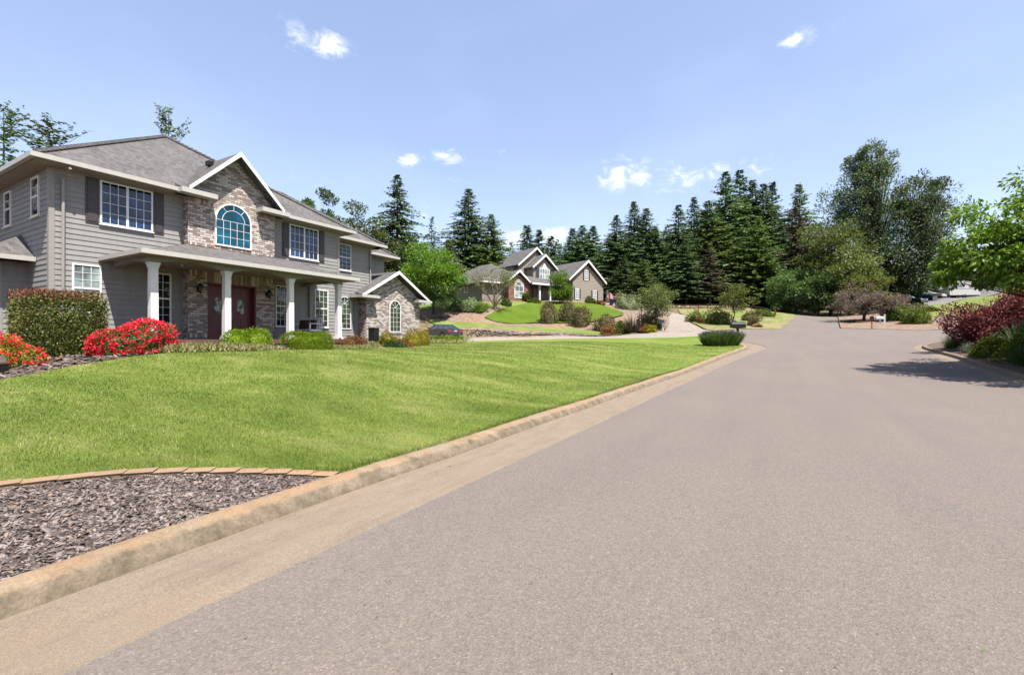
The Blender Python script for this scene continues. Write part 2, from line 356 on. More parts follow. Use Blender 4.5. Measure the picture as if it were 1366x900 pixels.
M['brick'] = brickmat('blended_brick', [(.36, .29, .26), (.76, .68, .61), (.48, .40, .35), (.84, .77, .7), (.34, .27, .24), (.68, .6, .54), (.4, .32, .29), (.78, .7, .63), (.56, .47, .42), (.82, .75, .68)], (.26, .215, .19))
M['brickred'] = brickmat('red_brick', [(.3, .1, .07), (.36, .15, .1), (.24, .09, .07), (.42, .22, .17)], (.35, .28, .24))
M['shingle'] = shinglemat('roof_shingle', [(.115, .11, .112), (.185, .176, .175), (.145, .138, .138), (.21, .2, .198)])
M['white'] = simple('white_trim', (.8, .78, .76), .45, .4, .03)
M['cream'] = simple('cream_gutter', (.66, .63, .57), .45, .4, .05)
M['soffit'] = simple('soffit_paint', (.42, .36, .3), .7, .3, .05)
M['shutter'] = simple('shutter_paint', (.075, .06, .062), .5, .4, .08)
M['door'] = simple('maroon_door_paint', (.10, .016, .022), .4, .5, .1)
M['porch'] = simple('porch_floor', (.2, .1, .085), .6, .3, .12, 4.)
M['found'] = simple('foundation', (.3, .26, .23), .9, .2, .1, 4.)
M['black'] = simple('black_paint', (.012, .012, .013), .35, .5, .2)
M['grey'] = simple('grey_metal', (.25, .26, .28), .4, .5, .1)
M['chain'] = simple('steel_chain', (.4, .4, .4), .35, .5, .05, metal=.8)
M['swingwhite'] = simple('swing_paint', (.62, .62, .64), .5, .4, .05)
M['cushion'] = simple('brown_cushion', (.09, .055, .045), .9, .2, .5, 14.)
M['stone'] = simple('grey_stone', (.2, .17, .15), .9, .2, .3, 3., bmp=.03, bscale=9.)
M['wood'] = simple('weathered_wood', (.22, .1, .045), .8, .2, .3, 9.)
M['cedar'] = simple('cedar_post', (.62, .24, .08), .7, .2, .15, 8.)
M['log'] = simple('dark_log', (.05, .035, .028), .9, .2, .3, 5.)
M['bark'] = noisy('tree_bark', [(.3, (.055, .04, .032)), (.7, (.16, .125, .1))], 9., bmp=.03, bscale=16.)
M['barklight'] = noisy('pale_bark', [(.3, (.2, .15, .12)), (.7, (.36, .3, .25))], 9., bmp=.02, bscale=16.)
M['chip'] = None
def chipmat():
    m, nt, b = mat_new('bark_chip', .85, .25)
    g = nd(nt, 'ShaderNodeNewGeometry')
    c = ramp(nt, g.outputs['Random Per Island'], [(0, (.07, .045, .038)), (.3, (.15, .115, .1)), (.6, (.26, .21, .19)), (.88, (.42, .35, .32)), (.98, (.36, .24, .17)), (1, (.55, .47, .42))])
    tc = nd(nt, 'ShaderNodeTexCoord').outputs['Object']
    n = nd(nt, 'ShaderNodeTexNoise', {'Vector': tc, 'Scale': 70., 'Detail': 4.})
    c = mixc(nt, 1.0, c, ramp(nt, n.outputs[0], [(.3, (.7, .7, .7)), (.7, (1.2, 1.2, 1.2))]), 'MULTIPLY')
    nt.links.new(c, b.inputs['Base Color']); bump(nt, b, n.outputs[0], .004); return m
M['chip'] = chipmat()
def glass(name, c, ior=2.1, rough=.03):
    m, nt, b = mat_new(name, rough, .5); b.inputs['IOR'].default_value = ior
    tc = nd(nt, 'ShaderNodeTexCoord').outputs['Object']
    n = nd(nt, 'ShaderNodeTexNoise', {'Vector': tc, 'Scale': 1.3, 'Detail': 3.})
    nt.links.new(ramp(nt, n.outputs[0], [(.3, tuple(x * .3 for x in c)), (.5, c), (.7, tuple(x * 2.2 for x in c))]), b.inputs['Base Color'])  # base colour mottled so reflections in the panes look uneven
    n2 = nd(nt, 'ShaderNodeTexNoise', {'Vector': tc, 'Scale': 2.2, 'Detail': 1.}); bump(nt, b, n2.outputs[0], .03)
    return m
M['g_dark'] = glass('window_glass', (.006, .008, .012), 1.6); M['g_blue'] = glass('window_glass_blue', (.008, .022, .06), 1.5)
M['g_teal'] = glass('window_glass_teal', (.002, .05, .085), 1.42); M['g_pale'] = glass('window_glass_pale', (.12, .15, .15), 1.7)  # pale variant: lighter teal-grey base colour, no curtain behind it
M['g_leaf'] = glass('window_glass_garden', (.02, .035, .015), 1.6)
L = {}
L['fir'] = leafmat('fir_needles', [(.034, .06, .026), (.055, .092, .036), (.075, .12, .052), (.11, .16, .065)], .15, .6)
L['firblue'] = leafmat('fir_needles_blue', [(.035, .06, .04), (.05, .085, .055), (.075, .115, .065)], .15, .6)
L['firwarm'] = leafmat('fir_needles_warm', [(.05, .075, .022), (.08, .115, .03), (.11, .15, .045)], .18, .6)
L['dead'] = leafmat('dead_needles', [(.14, .105, .08), (.22, .17, .13), (.27, .22, .17)], .1, .8)
L['maple'] = leafmat('maple_leaves', [(.10, .2, .015), (.16, .29, .025), (.22, .36, .045), (.3, .43, .08)], .35)
L['dark'] = leafmat('dark_leaves', [(.035, .07, .022), (.055, .1, .03), (.08, .13, .045), (.12, .17, .07)], .25)
L['olive'] = leafmat('olive_leaves', [(.07, .1, .03), (.11, .145, .045), (.15, .18, .065), (.2, .22, .1)], .3)
L['pine'] = leafmat('cottonwood_leaves', [(.04, .065, .035), (.065, .095, .05), (.1, .13, .07), (.15, .18, .11)], .2, .6, .25)
L['yellowgreen'] = leafmat('yellowgreen_leaves', [(.14, .17, .04), (.2, .23, .06), (.27, .28, .09)], .3)
L['soft'] = leafmat('soft_green_leaves', [(.09, .16, .05), (.14, .22, .07), (.19, .28, .1)], .3)
L['cherry'] = leafmat('cherry_leaves', [(.06, .13, .015), (.10, .19, .02), (.16, .26, .03), (.25, .34, .05)], .38, .42, .45)
L['hedge'] = leafmat('hedge_leaves', [(.045, .07, .015), (.08, .11, .022), (.13, .155, .035), (.17, .13, .05), (.2, .19, .07)], .2, .4, .5)
L['hedgered'] = leafmat('red_tips', [(.36, .13, .08), (.42, .2, .13), (.28, .14, .06)], .25)
L['box'] = leafmat('lime_boxwood', [(.15, .26, .006), (.22, .35, .008), (.3, .42, .015)], .3)
L['azleaf'] = leafmat('azalea_leaves', [(.07, .12, .025), (.14, .2, .05), (.3, .33, .08), (.4, .4, .15)], .25)
L['azyellow'] = leafmat('yellow_azalea_leaves', [(.3, .3, .04), (.45, .4, .06), (.2, .25, .03), (.55, .3, .05)], .25)
L['red'] = leafmat('red_petals', [(.5, .006, .03), (.62, .008, .05), (.7, .015, .08), (.72, .05, .12)], .2)
L['yellow'] = leafmat('yellow_foliage', [(.45, .4, .02), (.55, .5, .04), (.4, .3, .04), (.28, .33, .03)], .3)
L['orange'] = leafmat('orange_foliage', [(.45, .18, .06), (.5, .26, .1), (.35, .14, .07), (.2, .2, .06)], .3)
L['barb'] = leafmat('barberry_leaves', [(.07, .018, .02), (.14, .028, .034), (.24, .055, .06), (.38, .15, .13)], .25, .45, .5)
L['barbbrown'] = leafmat('barberry_brown', [(.1, .055, .045), (.17, .09, .07), (.24, .13, .09)], .2)
L['coton'] = leafmat('cotoneaster_leaves', [(.06, .1, .012), (.11, .17, .02), (.2, .25, .03), (.32, .34, .05)], .3)
L['bluegrass'] = leafmat('blue_fescue', [(.17, .25, .2), (.27, .35, .28), (.34, .42, .33)], .2)
L['darkgrass'] = leafmat('green_tuft', [(.05, .12, .03), (.09, .17, .05), (.14, .22, .07)], .25)
L['lavleaf'] = leafmat('lavender_stems', [(.13, .24, .04), (.2, .32, .07), (.28, .38, .11)], .25)
L['lavflower'] = leafmat('lavender_flowers', [(.14, .13, .22), (.2, .18, .28), (.26, .27, .3)], .2)
L['browntree'] = leafmat('brown_laceleaf', [(.15, .105, .085), (.23, .165, .135), (.3, .22, .18), (.36, .28, .22)], .25)
L['brownbush'] = leafmat('bronze_leaves', [(.05, .055, .02), (.09, .09, .035), (.14, .12, .05), (.2, .13, .08)], .2)
L['pale'] = leafmat('pale_variegated_leaves', [(.2, .27, .12), (.32, .38, .2), (.42, .46, .28)], .25)
L['phorm'] = leafmat('sword_leaves', [(.05, .05, .02), (.09, .08, .035), (.14, .11, .06)], .15)
L['tangrass'] = leafmat('tan_groundcover', [(.36, .33, .14), (.48, .43, .21), (.27, .33, .08), (.55, .47, .28)], .25)

# real surface reflectances: one common scale for all painted, mineral and leaf colours
ALB = {'white_trim': .68, 'cream_gutter': .48, 'painted_siding': .66, 'painted_siding_far': .56, 'painted_corner_trim': .62, 'asphalt': .445, 'red_petals': .9, 'grass_blades': .57, 'lawn_turf': .54, 'mound_turf': .29, 'gutter_concrete': .42, 'grey_drive': .34, 'cottonwood_leaves': .95, 'brown_laceleaf': .62, 'bronze_leaves': .85, 'pale_variegated_leaves': .62, 'sword_leaves': .8, 'maroon_door_paint': .9, 'lime_boxwood': .5, 'hedge_leaves': .75, 'swing_paint': .8, 'blended_brick': .5, 'soldier_brick': .5, 'fir_needles': 1.35, 'fir_needles_blue': 1.35, 'fir_needles_warm': 1.1, 'dark_leaves': .8, 'olive_leaves': .75, 'cherry_leaves': .85, 'barberry_leaves': .8, 'forest_floor': .6}
def scale_albedo(m, k=None):
    nt = m.node_tree; b = nt.nodes.get('Principled BSDF')
    if b is None or m.name.startswith('window_glass') or m.name.startswith('car_glass'): return
    k = k or ALB.get(m.name, .48)
    for node in [n for n in nt.nodes if n.type in ('BSDF_PRINCIPLED', 'BSDF_TRANSLUCENT')]:
        i = node.inputs['Base Color' if node.type == 'BSDF_PRINCIPLED' else 'Color']
        if i.is_linked:
            src = i.links[0].from_socket; h = nd(nt, 'ShaderNodeHueSaturation', {'Color': src, 'Value': k}); nt.links.new(h.outputs[0], i)
        else: i.default_value = tuple(v * k for v in i.default_value[:3]) + (1,)
for _m in list(bpy.data.materials): scale_albedo(_m)
_early = set(m.name for m in bpy.data.materials)

def kerbmat():
    m, nt, b = mat_new('kerb_weathered', .9, .2); tc = nd(nt, 'ShaderNodeTexCoord').outputs['Object']; g = nd(nt, 'ShaderNodeNewGeometry')
    n1 = nd(nt, 'ShaderNodeTexNoise', {'Vector': tc, 'Scale': 55., 'Detail': 7., 'Roughness': .8}); n2 = nd(nt, 'ShaderNodeTexNoise', {'Vector': tc, 'Scale': 5., 'Detail': 7., 'Roughness': .7}); n3 = nd(nt, 'ShaderNodeTexNoise', {'Vector': tc, 'Scale': 1.4, 'Detail': 5.})
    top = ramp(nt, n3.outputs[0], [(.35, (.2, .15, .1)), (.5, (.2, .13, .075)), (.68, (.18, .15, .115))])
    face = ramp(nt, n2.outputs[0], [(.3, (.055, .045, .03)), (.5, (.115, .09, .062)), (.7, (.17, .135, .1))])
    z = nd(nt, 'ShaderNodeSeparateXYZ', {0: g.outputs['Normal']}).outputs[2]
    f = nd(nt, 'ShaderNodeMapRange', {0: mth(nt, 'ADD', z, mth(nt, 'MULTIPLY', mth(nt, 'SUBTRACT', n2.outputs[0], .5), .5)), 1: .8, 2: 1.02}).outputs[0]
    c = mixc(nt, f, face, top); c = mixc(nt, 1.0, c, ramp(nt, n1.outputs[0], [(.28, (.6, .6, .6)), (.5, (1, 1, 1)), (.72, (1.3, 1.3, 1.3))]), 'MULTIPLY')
    nt.links.new(c, b.inputs['Base Color']); bump(nt, b, n1.outputs[0], .008); return m
M['kerbw'] = kerbmat(); _early.add('kerb_weathered')
# ---------------------------------------------------------------- terrain
def P(px, py, d):
    u = (px - 683) / FPX; v = (py - 450) / FPX
    return (d * (-.5 + .8660254 * u), d * (.8660254 + .5 * u), EYE - d * v)
def zr(y):
    return float(np.interp(y, [0, 10, 14, 19, 23, 27, 31, 36, 41, 46, 52, 60, 72, 84, 110], [0, 0, .06, .2, .44, .72, .98, 1.4, 1.8, 2.15, 2.5, 3.1, 4.0, 4.66, 6.2]))
D1LO = [(955, 448, 32), (934, 450, 34), (860, 451, 35), (780, 451.8, 36), (700, 453.7, 38), (625, 456.5, 40), (560, 459, 42)]
D1UP = [(958, 441, 38), (923, 442, 41), (878, 444.5, 43), (780, 449, 45), (700, 450.5, 46), (625, 451.5, 47), (560, 452.5, 48)]
L2LO = [(590, 437, 50), (620, 438, 49.5), (680, 440, 48.5), (750, 443, 47), (830, 446, 45)]
L2UP = [(565, 425, 53), (590, 427, 52), (640, 430, 50), (700, 435, 49.5), (770, 439, 48.5), (830, 444, 46.5)]
MO_B = [(646, 424, 51.8), (660, 430, 51), (690, 433, 51), (722, 431.5, 51.5), (760, 432, 51), (787, 430.5, 50.5), (831, 421, 52)]
MO_T = [(821, 414, 56), (802, 408, 58.5), (780, 405, 60), (734, 403.5, 61.5), (700, 406, 58.5), (668, 413, 55)]
D2R = [(930, 435, 43), (915, 427, 50), (917, 421, 55), (905, 418.5, 60), (880, 414.5, 63)]
D2L = [(884, 442, 42), (893, 432, 47), (893, 424, 53), (888, 419, 57), (865, 416, 60)]
RD_L = [(1040, 440, 40), (1050, 432, 47), (1058, 426, 56), (1062, 421.5, 68)]
RD_R = [(1120, 438, 40), (1118, 430, 48), (1117, 424, 60), (1112, 421, 70)]
MISC = [(240, 470, 13.4), (0, 508, 9.3), (430, 467, 18.2), (600, 458, 30), (520, 462, 25), (615, 408, 56.5), (640, 406, 56), (662, 405.5, 56.8), (680, 405, 58), (600, 411, 55.5), (695, 420, 55), (620, 420, 53.5), (625, 405, 70), (960, 419, 62),
        (900, 410, 72), (1000, 412, 72), (900, 404, 82), (1000, 405, 84), (1050, 418, 66), (1010, 437, 41), (1232, 441, 38), (1150, 426, 50), (1215, 412, 58), (1203, 411, 62),
        (1257, 406, 66), (1300, 397, 72), (1246, 398, 76), (1297, 393, 80), (1360, 385, 90), (1100, 412, 90), (1190, 440, 38), (860, 440, 45), (850, 413, 58), (960, 432, 46), (1000, 428, 50), (600, 405, 72), (780, 400, 72), (640, 402, 76)]
MISC += [(589, 451.6, 45.5), (575, 452, 45), (604, 451.5, 45)]
CP = []
for lst in (D1LO, D1UP, L2LO, L2UP, MO_B, MO_T, D2R, D2L, RD_L, RD_R, MISC):
    CP += [P(*q) for q in lst]
for y in (-30, -15, -5, 0, 5, 10, 14, 19, 23, 27, 31, 36, 41):
    for x in (-2.6, 1.7, 6.0): CP.append((x, y, zr(y) + (.03 if x < 0 and y > 20 else 0)))
CP += [(-4, y, zr(y)) for y in (-10, 0, 5, 10, 14, 19)] + [(-3, 29, .93), (-4, 31, 1.1)]
CP += [(-8, 0, .3), (-6, 3, .17), (-9, 8, .48), (-9, 16, .68), (-9, 24, .98), (-12, -4, .45), (-13, 7, .85), (-19, 0, .95), (-19, 5, .98), (-19, 10, 1.08), (-19, 18, 1.12), (-24, 25, 1.2), (-30, 10, 1.4), (-30, -10, 1.2), (-40, 30, 1.8), (-60, 10, 3), (-50, -30, 2), (-16, -10, .8),
       (6.8, 19, .3), (7.0, 31, 1.05), (9, 19, .8), (9, 25, 1.15), (10, 30.5, 1.45), (13, 22, 1.6), (7.5, 12, .12), (10, 10, .3), (10, 37, 1.5), (16, 34, 1.7), (22, 30, 2.6), (20, 10, .8), (30, 45, 4.2), (10, -15, .1), (25, -20, .5), (-20, -40, .6), (0, -60, 0), (40, -60, .5), (60, 20, 4), (60, 60, 8),
       (-70, 60, 6.5), (-40, 80, 8.5), (-10, 110, 9.5), (30, 110, 10.5), (60, 110, 12), (-90, 100, 9), (-100, 20, 5), (-90, -50, 3), (90, -40, 3), (100, 60, 9), (0, 160, 11), (80, 160, 13), (-100, 160, 11), (0, -120, 0)]
CP = np.array(CP, dtype=float)
def _phi(r2): return 0.5 * r2 * np.log(r2 + 1e-9)
def _solve():
    n = len(CP); xy = CP[:, :2] / 30; d2 = ((xy[:, None] - xy[None]) ** 2).sum(-1)
    A = np.zeros((n + 3, n + 3)); A[:n, :n] = _phi(d2) + np.eye(n) * 2e-4
    A[:n, n] = 1; A[:n, n + 1:] = xy; A[n, :n] = 1; A[n + 1:, :n] = xy.T
    return np.linalg.solve(A, np.concatenate([CP[:, 2], [0, 0, 0]]))
_w = _solve()
def G(x, y):
    sc = np.isscalar(x); x = np.atleast_1d(np.asarray(x, float)); y = np.atleast_1d(np.asarray(y, float)); out = np.empty(len(x))
    cx = CP[:, 0] / 30; cy = CP[:, 1] / 30; n = len(CP)
    # beyond the modelled area the ground levels out
    r = np.hypot(x, y - 20); k = np.where(r > 150, 150 / np.maximum(r, 1e-6), 1); xx = x * k / 30; yy = ((y - 20) * k + 20) / 30
    for s in range(0, len(x), 20000):
        a = xx[s:s + 20000, None]; b = yy[s:s + 20000, None]
        out[s:s + 20000] = _phi((a - cx) ** 2 + (b - cy) ** 2) @ _w[:n] + _w[n] + _w[n + 1] * a[:, 0] + _w[n + 2] * b[:, 0]
    return float(out[0]) if sc else out
def inpoly(x, y, poly):
    x = np.asarray(x); y = np.asarray(y); c = np.zeros(x.shape, bool); n = len(poly)
    for i in range(n):
        x0, y0 = poly[i][:2]; x1, y1 = poly[i - 1][:2]
        if y0 == y1: continue
        c ^= ((y0 > y) != (y1 > y)) & (x < (x1 - x0) * (y - y0) / (y1 - y0) + x0)
    return c
def densify(poly, step, closed=True):
    out = []; n = len(poly)
    for i in range(n if closed else n - 1):
        a = poly[i][:2]; b = poly[(i + 1) % n][:2]; k = max(1, int(math.hypot(b[0] - a[0], b[1] - a[1]) / step))
        out += [(a[0] + (b[0] - a[0]) * j / k, a[1] + (b[1] - a[1]) * j / k) for j in range(k)]
    if not closed: out.append(tuple(poly[-1][:2]))
    return out
def smooth_line(pts, n=6):
    """Catmull-Rom through the points"""
    p = [np.array(q[:2], float) for q in pts]; out = []
    for i in range(len(p) - 1):
        p0 = p[max(i - 1, 0)]; p1 = p[i]; p2 = p[i + 1]; p3 = p[min(i + 2, len(p) - 1)]
        for j in range(n):
            t = j / n
            out.append(tuple(.5 * ((2 * p1) + (-p0 + p2) * t + (2 * p0 - 5 * p1 + 4 * p2 - p3) * t * t + (-p0 + 3 * p1 - 3 * p2 + p3) * t ** 3)))
    out.append(tuple(p[-1])); return out
def linedist(x, y, line):
    d = np.full(len(x), 1e9)
    for (ax, ay), (bx, by) in zip(line[:-1], line[1:]):
        L2 = (bx - ax) ** 2 + (by - ay) ** 2 + 1e-9; t = np.clip(((x - ax) * (bx - ax) + (y - ay) * (by - ay)) / L2, 0, 1)
        d = np.minimum(d, np.hypot(x - ax - t * (bx - ax), y - ay - t * (by - ay)))
    return d
def sheet(name, poly, off, mat, step=1.0, offf=None, grow=0):
    b = densify(poly, step); xs = [q[0] for q in b]; ys = [q[1] for q in b]
    gx, gy = np.meshgrid(np.arange(min(xs), max(xs), step), np.arange(min(ys), max(ys), step)); gx = gx.ravel() + .013; gy = gy.ravel() + .017
    k = inpoly(gx, gy, b); gx = gx[k]; gy = gy[k]
    k = linedist(gx, gy, b + [b[0]]) > step * .35; gx = gx[k]; gy = gy[k]
    pts = [Vector(q) for q in b] + [Vector((float(x), float(y))) for x, y in zip(gx, gy)]
    n = len(b)
    vv, _, ff, *_r = delaunay_2d_cdt(pts, [], [list(range(n))], 1, 1e-5)
    X = np.array([v.x for v in vv]); Y = np.array([v.y for v in vv]); Z = G(X, Y) + (offf(X, Y) if offf else off)
    mb = MB(); mb.v = list(zip(X.tolist(), Y.tolist(), Z.tolist())); mb.f = [tuple(f) for f in ff]
    # faces upwards
    A = np.array([[X[i], Y[i]] for i in range(len(X))])
    mb.f = [f if ((A[f[1]][0] - A[f[0]][0]) * (A[f[2]][1] - A[f[0]][1]) - (A[f[1]][1] - A[f[0]][1]) * (A[f[2]][0] - A[f[0]][0])) > 0 else f[::-1] for f in mb.f]
    o = mb.build(name, mat, smooth=True); tag(o, kind='structure'); return o
XY = lambda lst: [P(*q)[:2] for q in lst]

# base ground out to the horizon
def base_ground():
    ax = np.concatenate([-np.geomspace(2400, 62, 14), np.arange(-60, 50.1, 1.6), np.geomspace(54, 2400, 14)])
    ay = np.concatenate([-np.geomspace(1500, 22, 10), np.arange(-20, 100.1, 1.6), np.geomspace(104, 2600, 14)])
    gx, gy = np.meshgrid(ax, ay); z = G(gx.ravel(), gy.ravel()) - .09
    V = np.stack([gx.ravel(), gy.ravel(), z], 1); nx = len(ax); ny = len(ay)
    i, j = np.meshgrid(np.arange(nx - 1), np.arange(ny - 1)); i = i.ravel(); j = j.ravel()
    F = np.stack([j * nx + i, j * nx + i + 1, (j + 1) * nx + i + 1, (j + 1) * nx + i], 1)
    o = np_mesh('ground', V, F, M['forest_floor'], smooth=True); tag(o, kind='structure')
base_ground()

KB = smooth_line([(-3.88, -14), (-3.88, -6), (-3.88, 0), (-3.88, 4), (-3.88, 8), (-3.76, 12.5), (-3.38, 18), (-2.74, 23), (-2.15, 26.8), (-1.85, 29), (-2.0, 30.6), (-2.9, 32.2), (-4.4, 33.4)], 5)   # back of the left kerb
def offset_line(line, d):
    out = []
    for i, p in enumerate(line):
        a = np.array(line[max(i - 1, 0)]); b = np.array(line[min(i + 1, len(line) - 1)]); t = (b - a) / (np.linalg.norm(b - a) + 1e-9)
        out.append((p[0] + t[1] * d, p[1] - t[0] * d))
    return out
KF = offset_line(KB, .28)
GE = [(x + (k := (1.12 if y < 14 else float(np.interp(y, [14, 23, 29, 40], [1.12, .86, .95, .95])))) * 0, y) for x, y in KB]
def varoff(line, f):
    out = []
    for i, p in enumerate(line):
        a = np.array(line[max(i - 1, 0)]); b = np.array(line[min(i + 1, len(line) - 1)]); t = (b - a) / (np.linalg.norm(b - a) + 1e-9); d = f(p[1])
        out.append((p[0] + t[1] * d, p[1] - t[0] * d))
    return out
GE = varoff(KB, lambda y: float(np.interp(y, [8, 14, 20, 26, 31, 33], [1.13, 1.1, .95, 1.0, 1.2, .7])))
RB = smooth_line([(6.35, -14), (6.35, 0), (6.35, 10), (6.35, 20), (6.33, 27), (6.3, 30), (6.8, 31.8), (8.2, 32.8), (12, 33.2), (18, 33.4)], 5)
RF = offset_line(RB, -.2); RG = offset_line(RB, -.62)

road_poly = [(x + rng.normal(0, .004), y) for x, y in densify(GE, .06, False)] + XY([(955, 441, 38), (995, 439.8, 39.5)]) + XY(RD_L) + XY(RD_R)[::-1] + XY([(1170, 439.6, 38.5), (1232, 441, 38), (1330, 444, 37)]) + [(18, 34.2)] + [tuple(p) for p in offset_line(RG, .12)[::-1]]
sheet('road', road_poly, 0.013, M['asphalt'], 1.2)
sheet('driveway', XY(D1LO) + XY(D1UP)[::-1], .014, M['drive'], 1.5)
sheet('driveway', XY([(956, 441.2, 37.6)] + D2R + [(800, 411, 66)]) + XY([(800, 413.5, 62)] + D2L[::-1]) + XY([(900, 443.4, 41.5)]), .016, M['drive'], 1.5)
sheet('driveway', XY([(1190, 412.5, 60), (1230, 409, 63.5), (1257, 406, 66), (1300, 397.5, 72), (1366, 392, 76), (1366, 388, 84), (1297, 391.5, 82), (1246, 396.5, 78), (1200, 400, 76), (1185, 408, 66)]), .02, simple('grey_drive', (.33, .31, .31), .85, .3, .1, 2.), 1.5)

# kerbs: swept profile in 3 m castings with open joints
def sweep(name, line, prof, mat_top, joints=3.0, flip=1, smooth=False):
    mb = MB(); pts = densify(line, .12 if smooth else .5, False); acc = 0; seg = []; L = 0
    def emit(seg):
        if len(seg) < 2: return
        n = len(prof); b = len(mb.v)
        for i, p in enumerate(seg):
            a = np.array(seg[max(i - 1, 0)]); c = np.array(seg[min(i + 1, len(seg) - 1)]); t = (c - a) / (np.linalg.norm(c - a) + 1e-9); g = G(p[0], p[1])
            for o, z in prof:
                j_ = rng.normal(0, .0016) if smooth else 0; mb.v.append((p[0] + t[1] * (o + j_) * flip, p[1] - t[0] * (o + j_) * flip, g + z + j_))
        for i in range(len(seg) - 1):
            for k in range(n - 1): mb.f.append((b + i * n + k, b + i * n + k + 1, b + (i + 1) * n + k + 1, b + (i + 1) * n + k))
        if not smooth: mb.f.append(tuple(range(b, b + n))); e = b + (len(seg) - 1) * n; mb.f.append(tuple(range(e + n - 1, e - 1, -1)))
    for p in pts:
        if seg:
            L += math.hypot(p[0] - seg[-1][0], p[1] - seg[-1][1])
        seg.append(p)
        if L > joints:
            emit(seg); q = np.array(seg[-2]); r = np.array(seg[-1]); t = (r - q) / np.linalg.norm(r - q); seg = [tuple(r + t * .006)]; L = 0
    emit(seg)
    o = mb.build(name, mat_top, smooth=smooth); tag(o, kind='structure'); return o
sweep('kerb', KB, [(0, -.1), (0, .08), (.012, .098), (.03, .105), (.1, .107), (.17, .104), (.2, .099), (.225, .088), (.25, .068), (.275, .042), (.298, .012), (.31, -.03)], M['kerbw'], smooth=True, joints=6.9)
sheet('gutter', [tuple(p) for p in KF] + [tuple(p) for p in varoff(GE, lambda y: .12)][::-1], .0, M['gutter_con'], .6)
sweep('kerb', RB, [(0, -.1), (0, .1), (.03, .115), (.13, .112), (.17, .09), (.2, .0), (.21, -.05)], M['kerb_face'], flip=-1)
sheet('gutter', [tuple(p) for p in RF] + [tuple(p) for p in RG[::-1]], .012, M['gutter_con'], .6)

# lawn, beds
def edge_px(lst, z=.13): return [P(px, py, (EYE - z) / ((py - 450) / FPX))[:2] for px, py in lst]
EDG = edge_px([(-160, 684), (-80, 672), (0, 659), (75, 649), (150, 640), (230, 633.5), (300, 630), (390, 627.5), (462, 629)])
def kb_after(y): return [tuple(p) for p in KB if p[1] > y]
BED = XY([(-160, 530, 7.2), (-60, 517, 8.4), (0, 508, 9.3), (100, 494, 11.0), (170, 482, 12.2), (240, 474, 13.6), (300, 471.5, 14.9), (360, 470, 16.3), (430, 468.5, 18.4), (470, 466.5, 20), (520, 463.5, 24), (570, 461, 28.5), (618, 459, 34)])
lawn_poly = EDG + [(-3.88, 3.5)] + kb_after(3.6) + XY(D1LO)[1:-1] + BED[::-1]
KBd = [tuple(p) for p in KB]
lawn_off = lambda x, y: .022 + .075 * np.exp(-linedist(x, y, KBd) / 1.2)
sheet('lawn', lawn_poly, 0, M['lawn'], .8, offf=lawn_off)
sheet('garden_bed', BED + XY([(620, 457, 39), (560, 459, 42)]) + [(-23, 34), (-26, 26), (-24, 10), (-24, 0), (-20, -6), (-14, -4)], .02, M['mulch'], 1.2)
NB = EDG + [(-3.86, 3.45)] + [tuple(p) for p in KB if p[1] < 3.45][::-1] + [(-14, -14)]
sheet('mulch_bed', NB, .05, M['mulch'], .6)
sheet('mulch_bank', XY(D1UP)[::-1] + XY(L2LO)[::-1][::-1] if False else XY(D1UP)[2:][::-1] + XY(L2LO), .01, M['mulch_far'], 1.5)
sheet('lawn_strip', XY(L2LO) + XY(L2UP)[::-1] , .02, M['lawn3'], 1.5)
sheet('mulch_hillside', XY(L2UP) + XY([(884, 443, 43), (893, 432, 47), (893, 424, 53), (888, 419, 57), (850, 412.5, 60), (821, 411, 60), (780, 400, 70), (640, 401, 76), (575, 402, 76), (540, 415, 66)]), .008, M['mulch_far'], 1.8)
sheet('mound_lawn', smooth_line(XY(MO_B + MO_T + MO_B[:1]), 4)[:-1], .13, M['lawn2'], .8)
sheet('upper_lawn', XY([(560, 413, 56.5), (620, 411, 55.2), (655, 408.5, 55), (700, 406, 58), (700, 402, 72), (560, 404, 78)]), .03, M['lawn3'], 2)
isl = XY([(955, 441, 38.3), (995, 439.9, 39.7)] + RD_L[:4]) + XY([(1000, 417, 74), (905, 415.5, 68), (907, 418, 61), (919, 421, 55.5), (917, 427, 50.5), (932, 435, 43.2)])
sheet('dry_verge', isl, .03, M['drygrass'], 1.5)
sheet('upper_lawn', XY([(925, 421, 57), (1045, 424, 57), (1040, 420, 64), (915, 416, 66)]), .05, M['lawn3'], 1.5)
sheet('dirt_bank', XY([(850, 412, 72), (1060, 418.5, 74), (1058, 410, 84), (850, 405, 84)]), .05, M['tan'], 2)
risl = XY([(1122, 438, 40.2), (1170, 439.4, 38.7), (1232, 440.8, 38.2), (1330, 443, 37.2), (1330, 415, 54), (1230, 417, 52), (1195, 410, 62), (1115, 419, 66), (1118.5, 424, 60), (1119.5, 430, 48)])
sheet('mulch_island', risl, .04, M['mulch_far'], 1.5)
sheet('side_lawn', XY([(1196, 412.5, 59.5), (1195, 418, 52), (1240, 424, 46), (1320, 418, 46), (1366, 400, 68), (1300, 398.5, 71), (1257, 407, 65.3), (1232, 410.5, 62.8)]), .05, M['lawn3'], 2)
sweep('kerb', XY([(1122, 438.4, 39.9), (1170, 439.8, 38.5), (1232, 441.1, 38), (1300, 443, 37.4)]), [(0, -.1), (0, .06), (.13, .06), (.15, -.05)], M['kerb_face'], flip=1)
sheet('planting_bed', [tuple(p) for p in RB] + [(18, 30), (16, 0), (12, -14)], .06, M['mulch'], 1.2)

